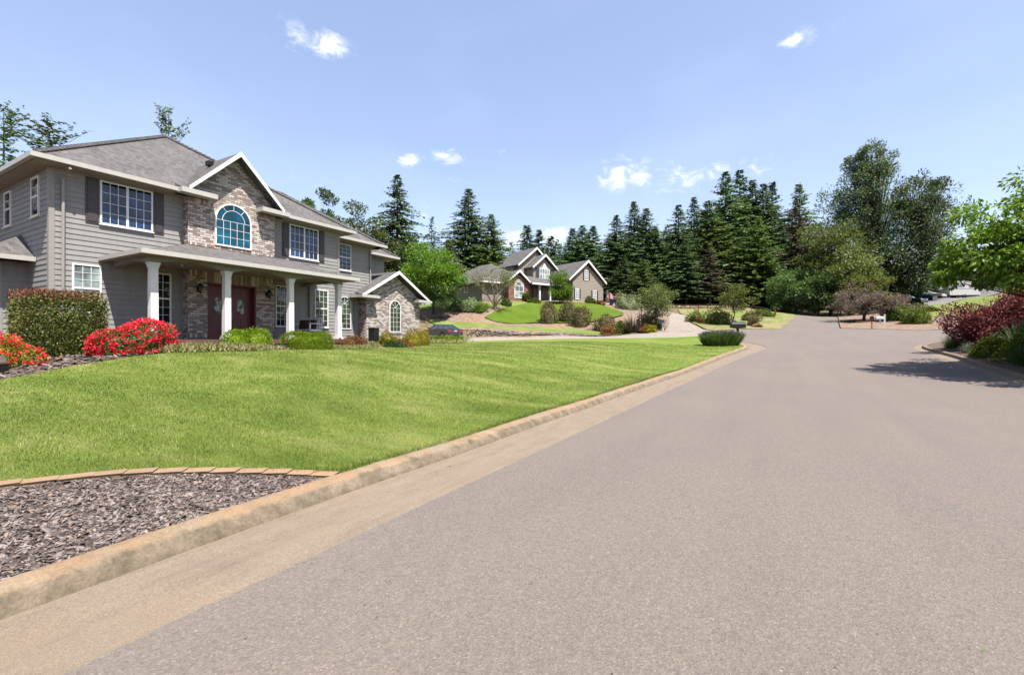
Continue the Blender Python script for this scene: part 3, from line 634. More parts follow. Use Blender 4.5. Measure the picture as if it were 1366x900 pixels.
# brick edging of the near mulch bed
def edging():
    mb = MB(); line = smooth_line(EDG, 4); acc = 0; L = .24; pts = densify(line, .02, False); i0 = 0; d = 0
    i = 1
    while i < len(pts):
        d += math.hypot(pts[i][0] - pts[i - 1][0], pts[i][1] - pts[i - 1][1])
        if d >= L:
            a = np.array(pts[i0]); b = np.array(pts[i]); t = (b - a) / np.linalg.norm(b - a); n = np.array([t[1], -t[0]]); a = a + t * .006; b = b - t * .006
            j = rng.uniform(-.006, .006); w = .14; q = [a, b, b + n * w, a + n * w]; z = G(*a) + .094 + j
            vs = [(p[0], p[1], z - .1) for p in q] + [(p[0] + (c[0] - p[0]) * .0, p[1], z) for p, c in zip(q, q)]
            mb.add(vs, [(0, 1, 2, 3), (7, 6, 5, 4), (0, 1, 5, 4), (1, 2, 6, 5), (2, 3, 7, 6), (3, 0, 4, 7)]); i0 = i; d = 0
        i += 1
    o = mb.build('brick_edging', M['paver']); tag(o, 'low tan paver edging curving between lawn and bark mulch', 'garden edging')
    m = o.modifiers.new('bevel', 'BEVEL'); m.width = .012; m.segments = 2
edging()

# grass blades (uncountable)
def grass_field():
    xs = np.array(lawn_poly); x0, y0 = xs.min(0); x1, y1 = xs.max(0); VV = []; FF = []; nb = 0
    bands = [(0, 6.5, 5400, .040, .0048), (6.5, 10, 2400, .042, .0072), (10, 16, 950, .046, .012), (16, 30, 300, .042, .02)]
    for r0, r1, dens, hh, ww in bands:
        bx0, bx1, by0, by1 = max(x0, -r1), min(x1, 0), max(y0, -2), min(y1, r1 + 1)
        n = int(dens * (bx1 - bx0) * (by1 - by0)); x = rng.uniform(bx0, bx1, n); y = rng.uniform(by0, by1, n); r = np.hypot(x, y)
        k = (r >= r0) & (r < r1) & ((-.5 * x + .866 * y) > .55 * np.abs(.866 * x + .5 * y))
        x = x[k]; y = y[k]; k = inpoly(x, y, lawn_poly); x = x[k]; y = y[k]; n = len(x)
        cl = rng.uniform(.8, 1.1, n)
        h = hh * rng.uniform(.5, 1.25, n) * cl; w = ww * rng.uniform(.7, 1.3, n); a = rng.uniform(0, 2 * np.pi, n); ln = rng.uniform(.1, .9, n) * h; b = rng.uniform(0, 2 * np.pi, n)
        z = G(x, y) + lawn_off(x, y) - .004
        p0 = np.stack([x - w / 2 * np.cos(a), y - w / 2 * np.sin(a), z], 1); p1 = np.stack([x + w / 2 * np.cos(a), y + w / 2 * np.sin(a), z], 1)
        p2 = np.stack([x + ln * np.cos(b), y + ln * np.sin(b), z + h], 1)
        VV.append(np.stack([p0, p1, p2], 1).reshape(-1, 3)); FF.append(np.arange(n * 3).reshape(-1, 3) + nb); nb += n * 3
    # shaggy fringe over kerb and edging
    ln_ = densify([q for q in EDG] + [(-3.9, 3.5)] + [q for q in kb_after(3.6) if q[1] < 20], .01, False); q = np.array(ln_); q = np.repeat(q, 3, 0); n = len(q)
    x = q[:, 0] + rng.normal(-.03, .035, n); y = q[:, 1] + rng.normal(.02, .03, n); h = rng.uniform(.03, .075, n); a = rng.uniform(0, 6.28, n); z = G(x, y) + lawn_off(x, y) - .005; w = .009
    p0 = np.stack([x - w / 2 * np.cos(a), y - w / 2 * np.sin(a), z], 1); p1 = np.stack([x + w / 2 * np.cos(a), y + w / 2 * np.sin(a), z], 1)
    p2 = np.stack([x + rng.normal(.01, .03, n), y + rng.normal(-.01, .03, n), z + h], 1)
    VV.append(np.stack([p0, p1, p2], 1).reshape(-1, 3)); FF.append(np.arange(n * 3).reshape(-1, 3) + nb)
    o = np_mesh('grass', np.concatenate(VV), np.concatenate(FF), M['blade'])
    tag(o, 'short green lawn grass blades of the front yard', 'grass', kind='stuff')
grass_field()
def chips():
    VV = []; FF = []; nb = 0
    for poly, dens, x0, x1, y0, y1, s, off in ((NB, 5200, -7.5, -3.88, .2, 3.5, .7, .05), (BED + [(-24, 34), (-20, -6), (-14, -4)], 110, -18, -11, 1, 12, 2.0, .02), ):
        n = int(dens * (x1 - x0) * (y1 - y0)); x = rng.uniform(x0, x1, n); y = rng.uniform(y0, y1, n)
        k = inpoly(x, y, poly); x = x[k]; y = y[k]; n = len(x)
        L_ = rng.gamma(4, .0095, n) * s + .012; w = L_ * rng.uniform(.35, .7, n); t = rng.uniform(.003, .009, n) * s; a = rng.uniform(0, 6.28, n)
        tx = rng.normal(0, .35, n); ty = rng.normal(0, .3, n); z = G(x, y) + off + .006 + rng.uniform(0, .028, n) * s
        ca, sa = np.cos(a), np.sin(a); U = np.stack([ca, sa, np.sin(tx)], 1); Vv = np.stack([-sa, ca, np.sin(ty)], 1); Nn = np.cross(U, Vv); Nn /= np.linalg.norm(Nn, axis=1)[:, None]
        c = np.stack([x, y, z], 1); vs = []
        for sz in (-1, 1):
            for sx, sy, tp in ((-1, -.6, 1), (1, -.9, 1), (.8, 1, 1), (-1.1, .7, 1)):
                vs.append(c + U * (sx * L_ / 2 * rng.uniform(.8, 1.15, n))[:, None] + Vv * (sy * w / 2)[:, None] + Nn * (sz * t / 2)[:, None])
        V = np.stack(vs, 1).reshape(-1, 3); b = (np.arange(n) * 8)[:, None, None] + np.array([(3, 2, 1, 0), (4, 5, 6, 7), (0, 1, 5, 4), (1, 2, 6, 5), (2, 3, 7, 6), (3, 0, 4, 7)])[None]
        VV.append(V); FF.append(b.reshape(-1, 4) + nb); nb += len(V)
    o = np_mesh('bark_chips', np.concatenate(VV), np.concatenate(FF), M['chip']); tag(o, 'loose grey brown bark chips covering the planting beds', 'mulch', kind='stuff')
chips()
# ---------------------------------------------------------------- building helpers
def siding(mb, T, a0, a1, z0, z1, e=.165, span=None):
    z = z0
    while z < z1 - 1e-4:
        zt = min(z + e, z1)
        b0, b1 = span(z) if span else (a0, a1); t0, t1 = span(zt) if span else (a0, a1)
        if b1 - b0 > .02:
            mb.add([T(b0, .022, z), T(b1, .022, z), T(t1, .005, zt), T(t0, .005, zt), T(b0, .003, z), T(b1, .003, z)], [(0, 1, 2, 3), (4, 5, 1, 0)])
        z = zt
def ring(mb, T, ca, cz, r0, r1, w0, w1, t0=0, t1=math.pi, n=18):
    for i in range(n):
        a = t0 + (t1 - t0) * i / n; b = t0 + (t1 - t0) * (i + 1) / n
        mb.extr([(ca + r0 * math.cos(a), cz + r0 * math.sin(a)), (ca + r1 * math.cos(a), cz + r1 * math.sin(a)), (ca + r1 * math.cos(b), cz + r1 * math.sin(b)), (ca + r0 * math.cos(b), cz + r0 * math.sin(b))], w0, w1, T)
def window(parent, T, a0, a1, z0, z1, kind='hung', nx=3, nz=3, g='g_dark', fr=.05, both=True, mw=.014, deep=.055):
    f = MB(); mu = MB(); pn = MB(); ca = (a0 + a1) / 2
    def bar(m, x0, x1, y0, y1, w0, w1): m.box(x0, x1, w0, w1, y0, y1, T)
    if kind == 'arch':
        r = (a1 - a0) / 2; zs = z1 - r
        bar(f, a0, a0 + fr, z0, zs, 0, deep); bar(f, a1 - fr, a1, z0, zs, 0, deep); bar(f, a0 + fr, a1 - fr, z0, z0 + fr, 0, deep)
        ring(f, T, ca, zs, r - fr, r, 0, deep)
        poly = [(a0 + .01, z0 + .01), (a1 - .01, z0 + .01)] + [(ca + (r - .01) * math.cos(math.pi * i / 18), zs + (r - .01) * math.sin(math.pi * i / 18)) for i in range(19)]
        pn.extr(poly, .022, .03, T)
        ri = r * .6
        if r > .5:
            ring(mu, T, ca, zs, ri, ri + mw * 1.3, .03, .042)
            for t in (.28, .5, .72):
                t *= math.pi; c, s = math.cos(t), math.sin(t); px, pz = -s * mw / 2, c * mw / 2
                mu.extr([(ca + c * ri + px, zs + s * ri + pz), (ca + c * ri - px, zs + s * ri - pz), (ca + c * (r - fr) - px, zs + s * (r - fr) - pz), (ca + c * (r - fr) + px, zs + s * (r - fr) + pz)], .03, .042, T)
        else:
            for t in (.25, .5, .75):
                t *= math.pi; c, s = math.cos(t), math.sin(t); px, pz = -s * mw / 2, c * mw / 2
                mu.extr([(ca + px, zs + pz), (ca - px, zs - pz), (ca + c * (r - fr) - px, zs + s * (r - fr) - pz), (ca + c * (r - fr) + px, zs + s * (r - fr) + pz)], .03, .042, T)
        for i in range(1, nx):
            x = a0 + fr + (a1 - a0 - 2 * fr) * i / nx; bar(mu, x - mw / 2, x + mw / 2, z0 + fr, zs + (0 if r > .5 else .02), .03, .042)
        for j in range(1, nz + 1):
            z = z0 + fr + (zs - z0 - fr) * j / nz; bar(mu, a0 + fr, a1 - fr, z - mw / 2, z + mw / 2, .0305, .0415)
    else:
        bar(f, a0, a0 + fr, z0, z1, 0, deep); bar(f, a1 - fr, a1, z0, z1, 0, deep); bar(f, a0 + fr, a1 - fr, z0, z0 + fr, 0, deep); bar(f, a0 + fr, a1 - fr, z1 - fr, z1, 0, deep)
        f.box(a0 - .03, a1 + .03, 0, deep + .03, z0 - .035, z0, T)
        pn.box(a0 + .01, a1 - .01, .022, .03, z0 + .01, z1 - .01, T)
        cells = []
        if kind == 'slider':
            bar(f, ca - .035, ca + .035, z0 + fr, z1 - fr, 0, deep - .005); cells = [(a0 + fr, ca - .035, z0 + fr, z1 - fr), (ca + .035, a1 - fr, z0 + fr, z1 - fr)]
        elif kind == 'hung':
            zm = z0 + (z1 - z0) * .5; bar(f, a0 + fr, a1 - fr, zm - .03, zm + .03, 0, deep - .005); cells = [(a0 + fr, a1 - fr, zm + .03, z1 - fr)] + ([(a0 + fr, a1 - fr, z0 + fr, zm - .03)] if both else [])
        else: cells = [(a0 + fr, a1 - fr, z0 + fr, z1 - fr)]
        for b0, b1, y0, y1 in cells:
            for i in range(1, nx): x = b0 + (b1 - b0) * i / nx; bar(mu, x - mw / 2, x + mw / 2, y0, y1, .03, .042)
            for j in range(1, nz): z = y0 + (y1 - y0) * j / nz; bar(mu, b0, b1, z - mw / 2, z + mw / 2, .0305, .0415)
    w = f.build('window', M['white'], parent); pn.build('pane', M[g], w)
    if mu.v: mu.build('muntins', M['white'], w)
    return w
def shutter(parent, T, a0, a1, z0, z1):
    m = MB(); m.box(a0, a1, 0, .045, z0, z1, T); zm = (z0 + z1) / 2
    for y0, y1 in ((z0 + .06, zm - .03), (zm + .03, z1 - .06)):
        m.box(a0 + .05, a1 - .05, .045, .058, y0, y1, T)
    m.build('shutter', M['shutter'], parent)
def slab(mb, top, th):
    n = len(top); vs = list(top) + [(x, y, z - th) for x, y, z in top]
    mb.add(vs, [tuple(range(n)), tuple(range(2 * n - 1, n - 1, -1))] + [(i, (i + 1) % n, n + (i + 1) % n, n + i) for i in range(n)])
def hip(mb, x0, x1, y0, y1, z, pitch, th=.15):
    w, l = x1 - x0, y1 - y0; h = min(w, l) / 2
    if w >= l: r0, r1 = (x0 + h, (y0 + y1) / 2), (x1 - h, (y0 + y1) / 2)
    else: r0, r1 = ((x0 + x1) / 2, y0 + h), ((x0 + x1) / 2, y1 - h)
    zr_ = z + h * pitch
    v = [(x0, y0, z), (x1, y0, z), (x1, y1, z), (x0, y1, z), (*r0, zr_), (*r1, zr_), (x0, y0, z - th), (x1, y0, z - th), (x1, y1, z - th), (x0, y1, z - th)]
    if w >= l: top = [(0, 1, 5, 4), (1, 2, 5), (2, 3, 4, 5), (3, 0, 4)]
    else: top = [(0, 1, 4), (1, 2, 5, 4), (2, 3, 5), (3, 0, 4, 5)]
    mb.add(v, top + [(1, 0, 6, 7), (2, 1, 7, 8), (3, 2, 8, 9), (0, 3, 9, 6), (6, 9, 8, 7)])
def gable_roof(parent, T, ac, half, zE, zA, w0, w1, th=.11, barge=.17, mat='shingle', hl=None, hr=None):
    hl = hl or half; hr = hr or half; r = MB(); s = (zA - zE) / half
    zl, zrr = zA - s * hl, zA - s * hr
    r.extr([(ac - hl, zl), (ac, zA), (ac, zA - th), (ac - hl, zl - th)], w0, w1, T)
    r.extr([(ac, zA + .002), (ac + hr, zrr), (ac + hr, zrr - th), (ac, zA - th - .002)], w0, w1, T)
    o = r.build('roof', M[mat], parent)
    b = MB(); e = .02
    b.extr([(ac - hl - e, zl + e), (ac, zA + e), (ac, zA - barge), (ac - hl - e, zl - barge * .75)], w1, w1 + .035, T)
    b.extr([(ac, zA + e), (ac + hr + e, zrr + e), (ac + hr + e, zrr - barge * .75), (ac, zA - barge)], w1 + .001, w1 + .036, T)
    b.build('barge_board', M['white'], o)
    return o

# ---------------------------------------------------------------- near house
H1 = empty('suburban_house', (-19.2, 10.5, 1.0), 0, 'two storey grey house with brick entry gable and white porch columns', 'house', world=True)
XF = -19.2
TF = lambda a, w, z: (XF + w, a, z)
TS = lambda a, w, z: (a, 5.2 - w, z)
ZE = 6.85
def house1():
    H = H1
    # solid cores
    m = MB(); m.box(-31, XF, 5.2, 15.85, 1.1, 6.72); m.box(-31, -20.65, 15.85, 19.3, 1.1, 6.718); m.box(-31, -22.8, 19.3, 22.5, 1.1, 6.716); m.box(-34, -27, 1.5, 5.2, 1.1, 6.714); m.box(-25, -21, 4.5, 5.2, 1.1, 3.9)
    siding(m, TF, 5.28, 15.77, 1.12, 6.68)
    siding(m, lambda a, w, z: (-20.65 + w, a, z), 15.85, 19.25, 1.12, 6.68)
    siding(m, lambda a, w, z: (-22.8 + w, a, z), 19.3, 22.45, 3.6, 6.68)
    siding(m, TS, -27, -19.28, 1.12, 6.68)
    siding(m, lambda a, w, z: (-21 + w, a, z), 4.55, 5.2, 1.12, 3.85)
    siding(m, lambda a, w, z: (a, 4.5 - w, z), -25, -21.05, 1.12, 3.85)
    siding(m, lambda a, w, z: (a, 22.5 + w, z), -31, -22.85, 1.12, 6.68)
    m.build('wall', M['siding'], H)
    f = MB(); f.box(-31, -19.15, 5.15, 15.9, .5, 1.12); f.box(-31, -20.6, 15.9, 19.35, .5, 1.12); f.box(-25, -20.95, 4.45, 5.15, .5, 1.12); f.build('foundation', M['found'], H)
    c = MB()
    for (x, y) in ((XF, 5.2), (XF, 15.85), (-21, 4.5), (-20.65, 19.3)):
        top = 3.85 if y == 4.5 else 6.68; s = 1 if y in (5.2, 4.5) else -1
        c.box(x - .12, x + .035, min(y - .035 * s, y + .1 * s), max(y - .035 * s, y + .1 * s), 1.1, top)
    c.box(XF, XF + .03, 5.3, 15.75, 6.5, 6.7)
    c.build('corner_board', M['sidetrim'], H)
    # main hip roof with the front eave broken at the brick bay
    pz = lambda x: ZE + (-18.7 - x) * .667
    r = MB(); A = (-18.7, 4.75, ZE); B = (-18.7, 16.3, ZE); K = (-24.475, 10.525, pz(-24.475))
    K2 = (-26.0, 10.525, K[2]); D = (-31.8, 4.75, ZE); E = (-31.8, 16.3, ZE)
    slab(r, [A, (-18.7, 9.55, ZE), (-19.32, 9.55, pz(-19.32)), (-19.32, 11.45, pz(-19.32)), (-18.7, 11.45, ZE), B, K], .1)
    slab(r, [D, A, K, K2], .1); slab(r, [B, E, K2, K], .1); slab(r, [E, D, K2], .1)
    ro = r.build('roof', M['shingle'], H)
    r = MB(); hip(r, -32, -20.05, 11.9, 19.8, ZE - .004, .667, .1); r.build('roof', M['shingle'], H)
    r = MB(); hip(r, -32, -22.2, 14.9, 23.1, ZE - .008, .667, .1); r.build('roof', M['shingle'], H)
    r = MB(); hip(r, -34.6, -26.4, .9, 9.5, ZE - .012, .62, .1); r.build('roof', M['shingle'], H)
    for p, q in ((A, K), (B, K), (K, K2), ((-20.05, 19.8, ZE), (-24, 15.85, ZE + 2.63)), ((-22.2, 23.1, ZE), (-26.3, 19, ZE + 2.73))):
        cp = MB(); p = Vector(p); q = Vector(q); n = int((q - p).length / .2)
        for i in range(n):
            a = p.lerp(q, i / n); b = p.lerp(q, (i + 1.25) / n); cp.tube([a + Vector((0, 0, .05)), b + Vector((0, 0, .015))], .075, 6)
        cp.build('ridge_cap', M['shingle'], ro)
    v = MB(); v.box(-19.9, -19.65, 9.95, 10.15, 8.35, 8.53); v.build('roof_vent', M['black'], ro); v = MB(); v.tube([(-22.6, 14.6, 7.5), (-22.6, 14.6, 8.95)], .06, 8); v.build('vent_pipe', M['black'], ro)
    s = MB(); s.box(-19.2, -18.72, 4.77, 9.5, 6.69, 6.73); s.box(-19.2, -18.72, 11.5, 16.28, 6.69, 6.73); s.box(-31.5, -19.2, 4.77, 5.2, 6.69, 6.73)
    s.box(-20.65, -20.07, 15.85, 19.78, 6.69, 6.726); s.box(-22.8, -22.22, 19.3, 23.08, 6.69, 6.722); s.box(-20.6, -20.07, 19.3, 19.78, 6.69, 6.726); s.box(-31, -18.9, 15.86, 16.28, 6.695, 6.728); s.box(-31, -20.65, 19.32, 19.76, 6.69, 6.725); s.box(-31, -22.8, 22.5, 23.06, 6.69, 6.721)
    s.build('soffit', M['soffit'], H)
    def gut(x0, x1, y0, y1, zt, h=.13):
        g = MB(); g.box(x0, x1, y0, y1, zt - h, zt + .01); g.build('gutter', M['cream'], H)
    gut(-18.7, -18.57, 4.62, 8.45, ZE); gut(-18.7, -18.57, 12.55, 16.43, ZE); gut(-31.8, -18.7, 4.62, 4.75, ZE); gut(-31.8, -18.7, 16.3, 16.43, ZE)
    gut(-20.05, -19.92, 16.43, 19.93, ZE - .004); gut(-31, -20.05, 19.8, 19.93, ZE - .004); gut(-22.2, -22.07, 19.93, 23.23, ZE - .008); gut(-31, -22.2, 23.1, 23.23, ZE - .008)
    # cornice returns at the foot of the bay gable
    for y0, y1 in ((8.4, 9.62), (11.38, 12.6)):
        gut(-18.95, -18.33, y0, y1, ZE, .16)
    for y0, y1 in ((8.42, 9.62), (11.38, 12.58)):
        r = MB(); r.add([(-18.35, y0, ZE + .012), (-18.35, y1, ZE + .012), (-18.86, y1, ZE + .2), (-18.86, y0, ZE + .2), (-18.86, y0, ZE + .012), (-18.86, y1, ZE + .012)], [(0, 1, 2, 3), (0, 3, 4), (1, 5, 2), (0, 4, 5, 1)]); r.build('cornice_return', M['shingle'], H)
    # brick bay
    b = MB(); T0 = lambda a, w, z: (-18.84 + w, a, z)
    b.extr([(8.83, 3.6), (12.2, 3.6), (12.2, 7.05), (10.515, 8.64), (8.83, 7.05)], -.5, 0, T0)
    b.box(-19.25, -18.84, 8.83, 9.5, 1.4, 3.6); b.box(-19.25, -18.84, 11.4, 12.2, 1.4, 3.6)
    for y0, y1, z0 in ((9.42, 11.48, 3.6), (8.83, 12.2, 3.81), (8.83, 12.2, 1.43), (8.83, 12.2, 4.93), (8.84, 9.6, 6.52), (11.4, 12.19, 6.52)):
        if z0 == 1.43:
            for p_, q_ in ((8.83, 9.5), (11.4, 12.2)): sc = MB(); sc.box(-18.85, -18.822, p_, q_, z0, z0 + .22); sc.build('soldier_course', M['soldier'], H)
        else: sc = MB(); sc.box(-18.85, -18.826, y0, y1, z0, z0 + (.2 if z0 < 4 or z0 > 6 else .1)); sc.build('soldier_course', M['soldier'], H)
    ring(b, T0, 10.465, 6.07, .715, .9, 0, .018, 0, math.pi, 22)
    b.build('brick_bay', M['brick'], H)
    gable_roof(H, lambda a, w, z: (w, a, z), 10.515, 1.83, 6.93, 8.78, -22.2, -18.4)
    window(H, T0, 9.75, 11.18, 5.06, 6.785, 'arch', 5, 3, 'g_teal', .06)
    # upper windows and shutters
    window(H, TF, 6.39, 7.86, 5.2, 6.62, 'slider', 3, 4, 'g_blue', .05); shutter(H, TF, 6.03, 6.36, 5.18, 6.64); shutter(H, TF, 7.89, 8.2, 5.18, 6.64)
    window(H, TF, 13.13, 14.64, 5.14, 6.62, 'slider', 3, 4, 'g_blue', .05); shutter(H, TF, 12.78, 13.1, 5.12, 6.64); shutter(H, TF, 14.67, 14.98, 5.12, 6.64)
    T2 = lambda a, w, z: (-20.65 + w, a, z)
    window(H, T2, 16.95, 17.85, 5.15, 6.6, 'hung', 3, 3, 'g_blue', .05)
    window(H, T2, 16.98, 17.85, 1.95, 3.75, 'arch', 3, 5, 'g_leaf', .05)
    # ground floor
    window(H, TF, 5.7, 6.43, 2.3, 3.83, 'hung', 3, 3, 'g_pale', .05, both=False)
    for y0, y1 in ((7.7, 8.43), (12.46, 13.12), (14.44, 15.2)): window(H, TF, y0, y1, 1.98, 3.8, 'hung', 3, 3, 'g_dark' if y0 < 14 else 'g_leaf', .05)
    # side windows
    window(H, TS, -20.68, -19.98, 5.3, 6.55, 'hung', 1, 2, 'g_dark', .06, both=False); window(H, TS, -23.35, -22.65, 5.3, 6.5, 'hung', 1, 2, 'g_dark', .06, both=False)
    # doors
    for y0, y1 in ((9.56, 10.45), (10.46, 11.34)):
        d = MB(); d.box(-19.17, -19.12, y0 + .006, y1 - .006, 1.46, 3.52); w_ = (y1 - y0)
        for k in (0, 1):
            ya = y0 + .1 + k * (w_ - .2) / 2 + .02; yb = ya + (w_ - .2) / 2 - .05
            d.box(-19.12, -19.105, ya, yb, 1.62, 2.25); d.box(-19.12, -19.105, ya, yb, 3.2, 3.42)
        d.box(-19.12, -19.108, y0 + .1, y0 + .2, 2.35, 3.12); d.box(-19.12, -19.108, y1 - .2, y1 - .1, 2.35, 3.12)
        dd = d.build('door', M['door'], H)
        q = MB(); q.extr([((y0 + y1) / 2 + sx * .13, 2.75 + sz) for sx, sz in ((-1, -.3), (1, -.3), (1, .22), (.6, .3), (-.6, .3), (-1, .22))], .082, .095, TF); q.build('door_glass', M['g_pale'], dd)
        q = MB(); yh = y1 - .07 if y0 < 10 else y0 + .07; q.tube([(-19.06, yh, 2.3), (-19.06, yh, 2.55)], .014, 8); q.lathe([(.0, -.03), (.03, -.02), (.03, .02), (0, .03)], (-19.06, yh, 2.26), 10); q.build('handle', M['chain'], dd)
    q = MB(); q.box(-19.2, -18.86, 9.5, 9.55, 1.45, 3.6); q.box(-19.2, -18.86, 11.35, 11.4, 1.45, 3.6); q.box(-19.2, -18.86, 9.5, 11.4, 3.53, 3.6); q.build('door_frame', M['door'], H)
    for y in (9.17, 11.86):
        q = MB(); q.box(-18.84, -18.8, y - .05, y + .05, 3.2, 3.42); q.tube([(-18.8, y, 3.3), (-18.7, y, 3.36), (-18.66, y, 3.48)], .014, 6)
        q.lathe([(.02, -.2), (.05, -.16), (.085, .06), (.11, .08), (.06, .15), (.012, .2)], (-18.66, y, 3.32), 6); q.build('wall_lantern', M['black'], H)
    # porch
    q = MB(); q.box(-19.2, -16.5, 6.5, 14.3, 1.27, 1.43); q.build('porch_floor', M['porch'], H)
    q = MB(); q.box(-19.2, -16.6, 6.6, 14.2, .4, 1.27); q.box(-16.6, -16.05, 10.6, 12.6, .4, 1.2); q.build('porch_base', M['found'], H)
    for y in (6.9, 9.1, 11.54, 13.85):
        q = MB(); x = -16.8
        q.box(x - .15, x + .15, y - .15, y + .15, 1.43, 1.5); q.box(x - .13, x + .13, y - .13, y + .13, 1.5, 1.56)
        a, b2 = .105, .098
        q.add([(x + sx * a, y + sy * a, 1.56) for sx, sy in ((-1, -1), (1, -1), (1, 1), (-1, 1))] + [(x + sx * b2, y + sy * b2, 3.68) for sx, sy in ((-1, -1), (1, -1), (1, 1), (-1, 1))], [(0, 1, 5, 4), (1, 2, 6, 5), (2, 3, 7, 6), (3, 0, 4, 7)])
        q.box(x - .112, x + .112, y - .112, y + .112, 3.64, 3.69); q.box(x - .125, x + .125, y - .125, y + .125, 3.69, 3.76); q.box(x - .145, x + .145, y - .145, y + .145, 3.76, 3.81)
        q.build('column', M['white'], H)
    bm = MB(); ys = [6.75, 9.1, 11.54, 14.0]
    for a, b2 in zip(ys[:-1], ys[1:]):
        n = 10; low = [(a + (b2 - a) * i / n, 3.81 + .15 * math.sin(math.pi * min(1, max(0, (i - 1) / (n - 2)))) ** .8) for i in range(n + 1)]
        bm.extr(low + [(b2, 4.02), (a, 4.02)], -.11, .11, lambda a_, w, z: (-16.8 + w, a_, z))
    for y in (6.86, 13.89):
        n = 10; low = [(-19.2 + 2.3 * i / n, 3.81 + .13 * math.sin(math.pi * i / n)) for i in range(n + 1)]
        bm.extr(low + [(-16.9, 4.02), (-19.2, 4.02)], -.1, .1, lambda a_, w, z, y=y: (a_, y + w, z))
    bm.build('porch_beam', M['siding'], H)
    q = MB(); q.box(-19.19, -16.3, 6.45, 14.42, 4.0, 4.04); q.build('porch_ceiling', M['soffit'], H)
    q = MB(); zf = 4.12; zt = 5.0
    F1, F2, W1, W2, U1, U2 = (-16.3, 6.47, zf), (-16.3, 14.4, zf), (-19.2, 6.47, zf), (-19.2, 14.4, zf), (-19.2, 9.0, zt), (-19.2, 12.9, zt)
    q.add([F1, F2, W1, W2, U1, U2] + [(p[0], p[1], zf - .08) for p in (F1, F2, W1, W2)], [(0, 1, 5, 4), (0, 4, 2), (1, 3, 5), (0, 6, 7, 1), (0, 2, 8, 6), (1, 7, 9, 3), (6, 8, 9, 7)])
    q.build('porch_roof', M['shingle'], H)
    gut(-16.3, -16.18, 6.35, 14.52, zf); gut(-19.2, -16.3, 6.35, 6.47, zf); gut(-19.2, -16.3, 14.4, 14.52, zf)
    # downspouts
    def spout(pts, r=.042, mat='sidetrim'):
        q = MB(); q.tube(pts, r, 8); q.build('downspout', M[mat], H)
    spout([(-18.62, 5.5, 6.75), (-18.62, 5.5, 6.62), (-19.1, 5.48, 6.38), (-19.12, 5.48, 1.2), (-18.95, 5.48, 1.12)])
    spout([(-19.12, 14.1, 4.0), (-19.12, 14.1, 1.45)], .03, 'shutter')
    spout([(-20.0, 19.6, 6.7), (-20.55, 19.2, 6.4), (-20.56, 19.2, 4.4)], .035)
    spout([(-20.58, 18.1, 3.7), (-20.58, 18.1, 1.3)], .035)
    # left bump-out roof
    q = MB(); q.add([(-20.4, 3.9, 4.02), (-20.4, 5.2, 4.02), (-21.7, 5.2, 4.89), (-25.6, 3.9, 4.02), (-25.6, 5.2, 4.02), (-24.3, 5.2, 4.89), (-20.4, 3.9, 3.94), (-20.4, 5.2, 3.94), (-25.6, 3.9, 3.94), (-25.6, 5.2, 3.94)],
                    [(0, 1, 2), (0, 2, 5, 3), (3, 5, 4), (0, 6, 7, 1), (0, 3, 8, 6), (6, 8, 9, 7)]); q.build('roof', M['shingle'], H)
    gut(-20.4, -20.28, 3.78, 5.17, 4.02); gut(-25.7, -20.4, 3.78, 3.9, 4.02)
    # brick wing with arched window
    T3 = lambda a, w, z: (-20 + w, a, z); q = MB()
    q.extr([(18.4, .9), (22.8, .9), (22.8, 3.95), (20.6, 5.2), (18.4, 3.95)], -4.5, 0, T3); ring(q, T3, 20.6, 3.24, .47, .6, 0, .015, 0, math.pi, 16); q.box(-20.02, -19.96, 20.05, 21.15, 1.72, 1.8)
    q.build('brick_wing', M['brick'], H)
    gable_roof(H, lambda a, w, z: (w, a, z), 20.55, 2.8, 3.82, 5.42, -24.6, -19.6)
    for y0, y1 in ((17.65, 18.95), (22.2, 23.45)): gut(-20.2, -19.5, y0, y1, 3.82)
    gut(-24, -20.2, 17.63, 17.75, 3.82)
    for y0, y1 in ((17.67, 18.95), (22.2, 23.43)):
        q = MB(); q.add([(-19.52, y0, 3.832), (-19.52, y1, 3.832), (-20.02, y1, 4.0), (-20.02, y0, 4.0), (-20.02, y0, 3.832), (-20.02, y1, 3.832)], [(0, 1, 2, 3), (0, 3, 4), (1, 5, 2), (0, 4, 5, 1)]); q.build('cornice_return', M['shingle'], H)
    window(H, T3, 20.13, 21.07, 1.82, 3.72, 'arch', 3, 5, 'g_leaf', .05)
    for y in (8.2, 14.2):
        q = MB(); q.lathe([(0, 0), (.05, 0), (.04, .05), (0, .06)], (-17.9, y, 3.95), 10); q.build('ceiling_light', M['white'], H)
house1()

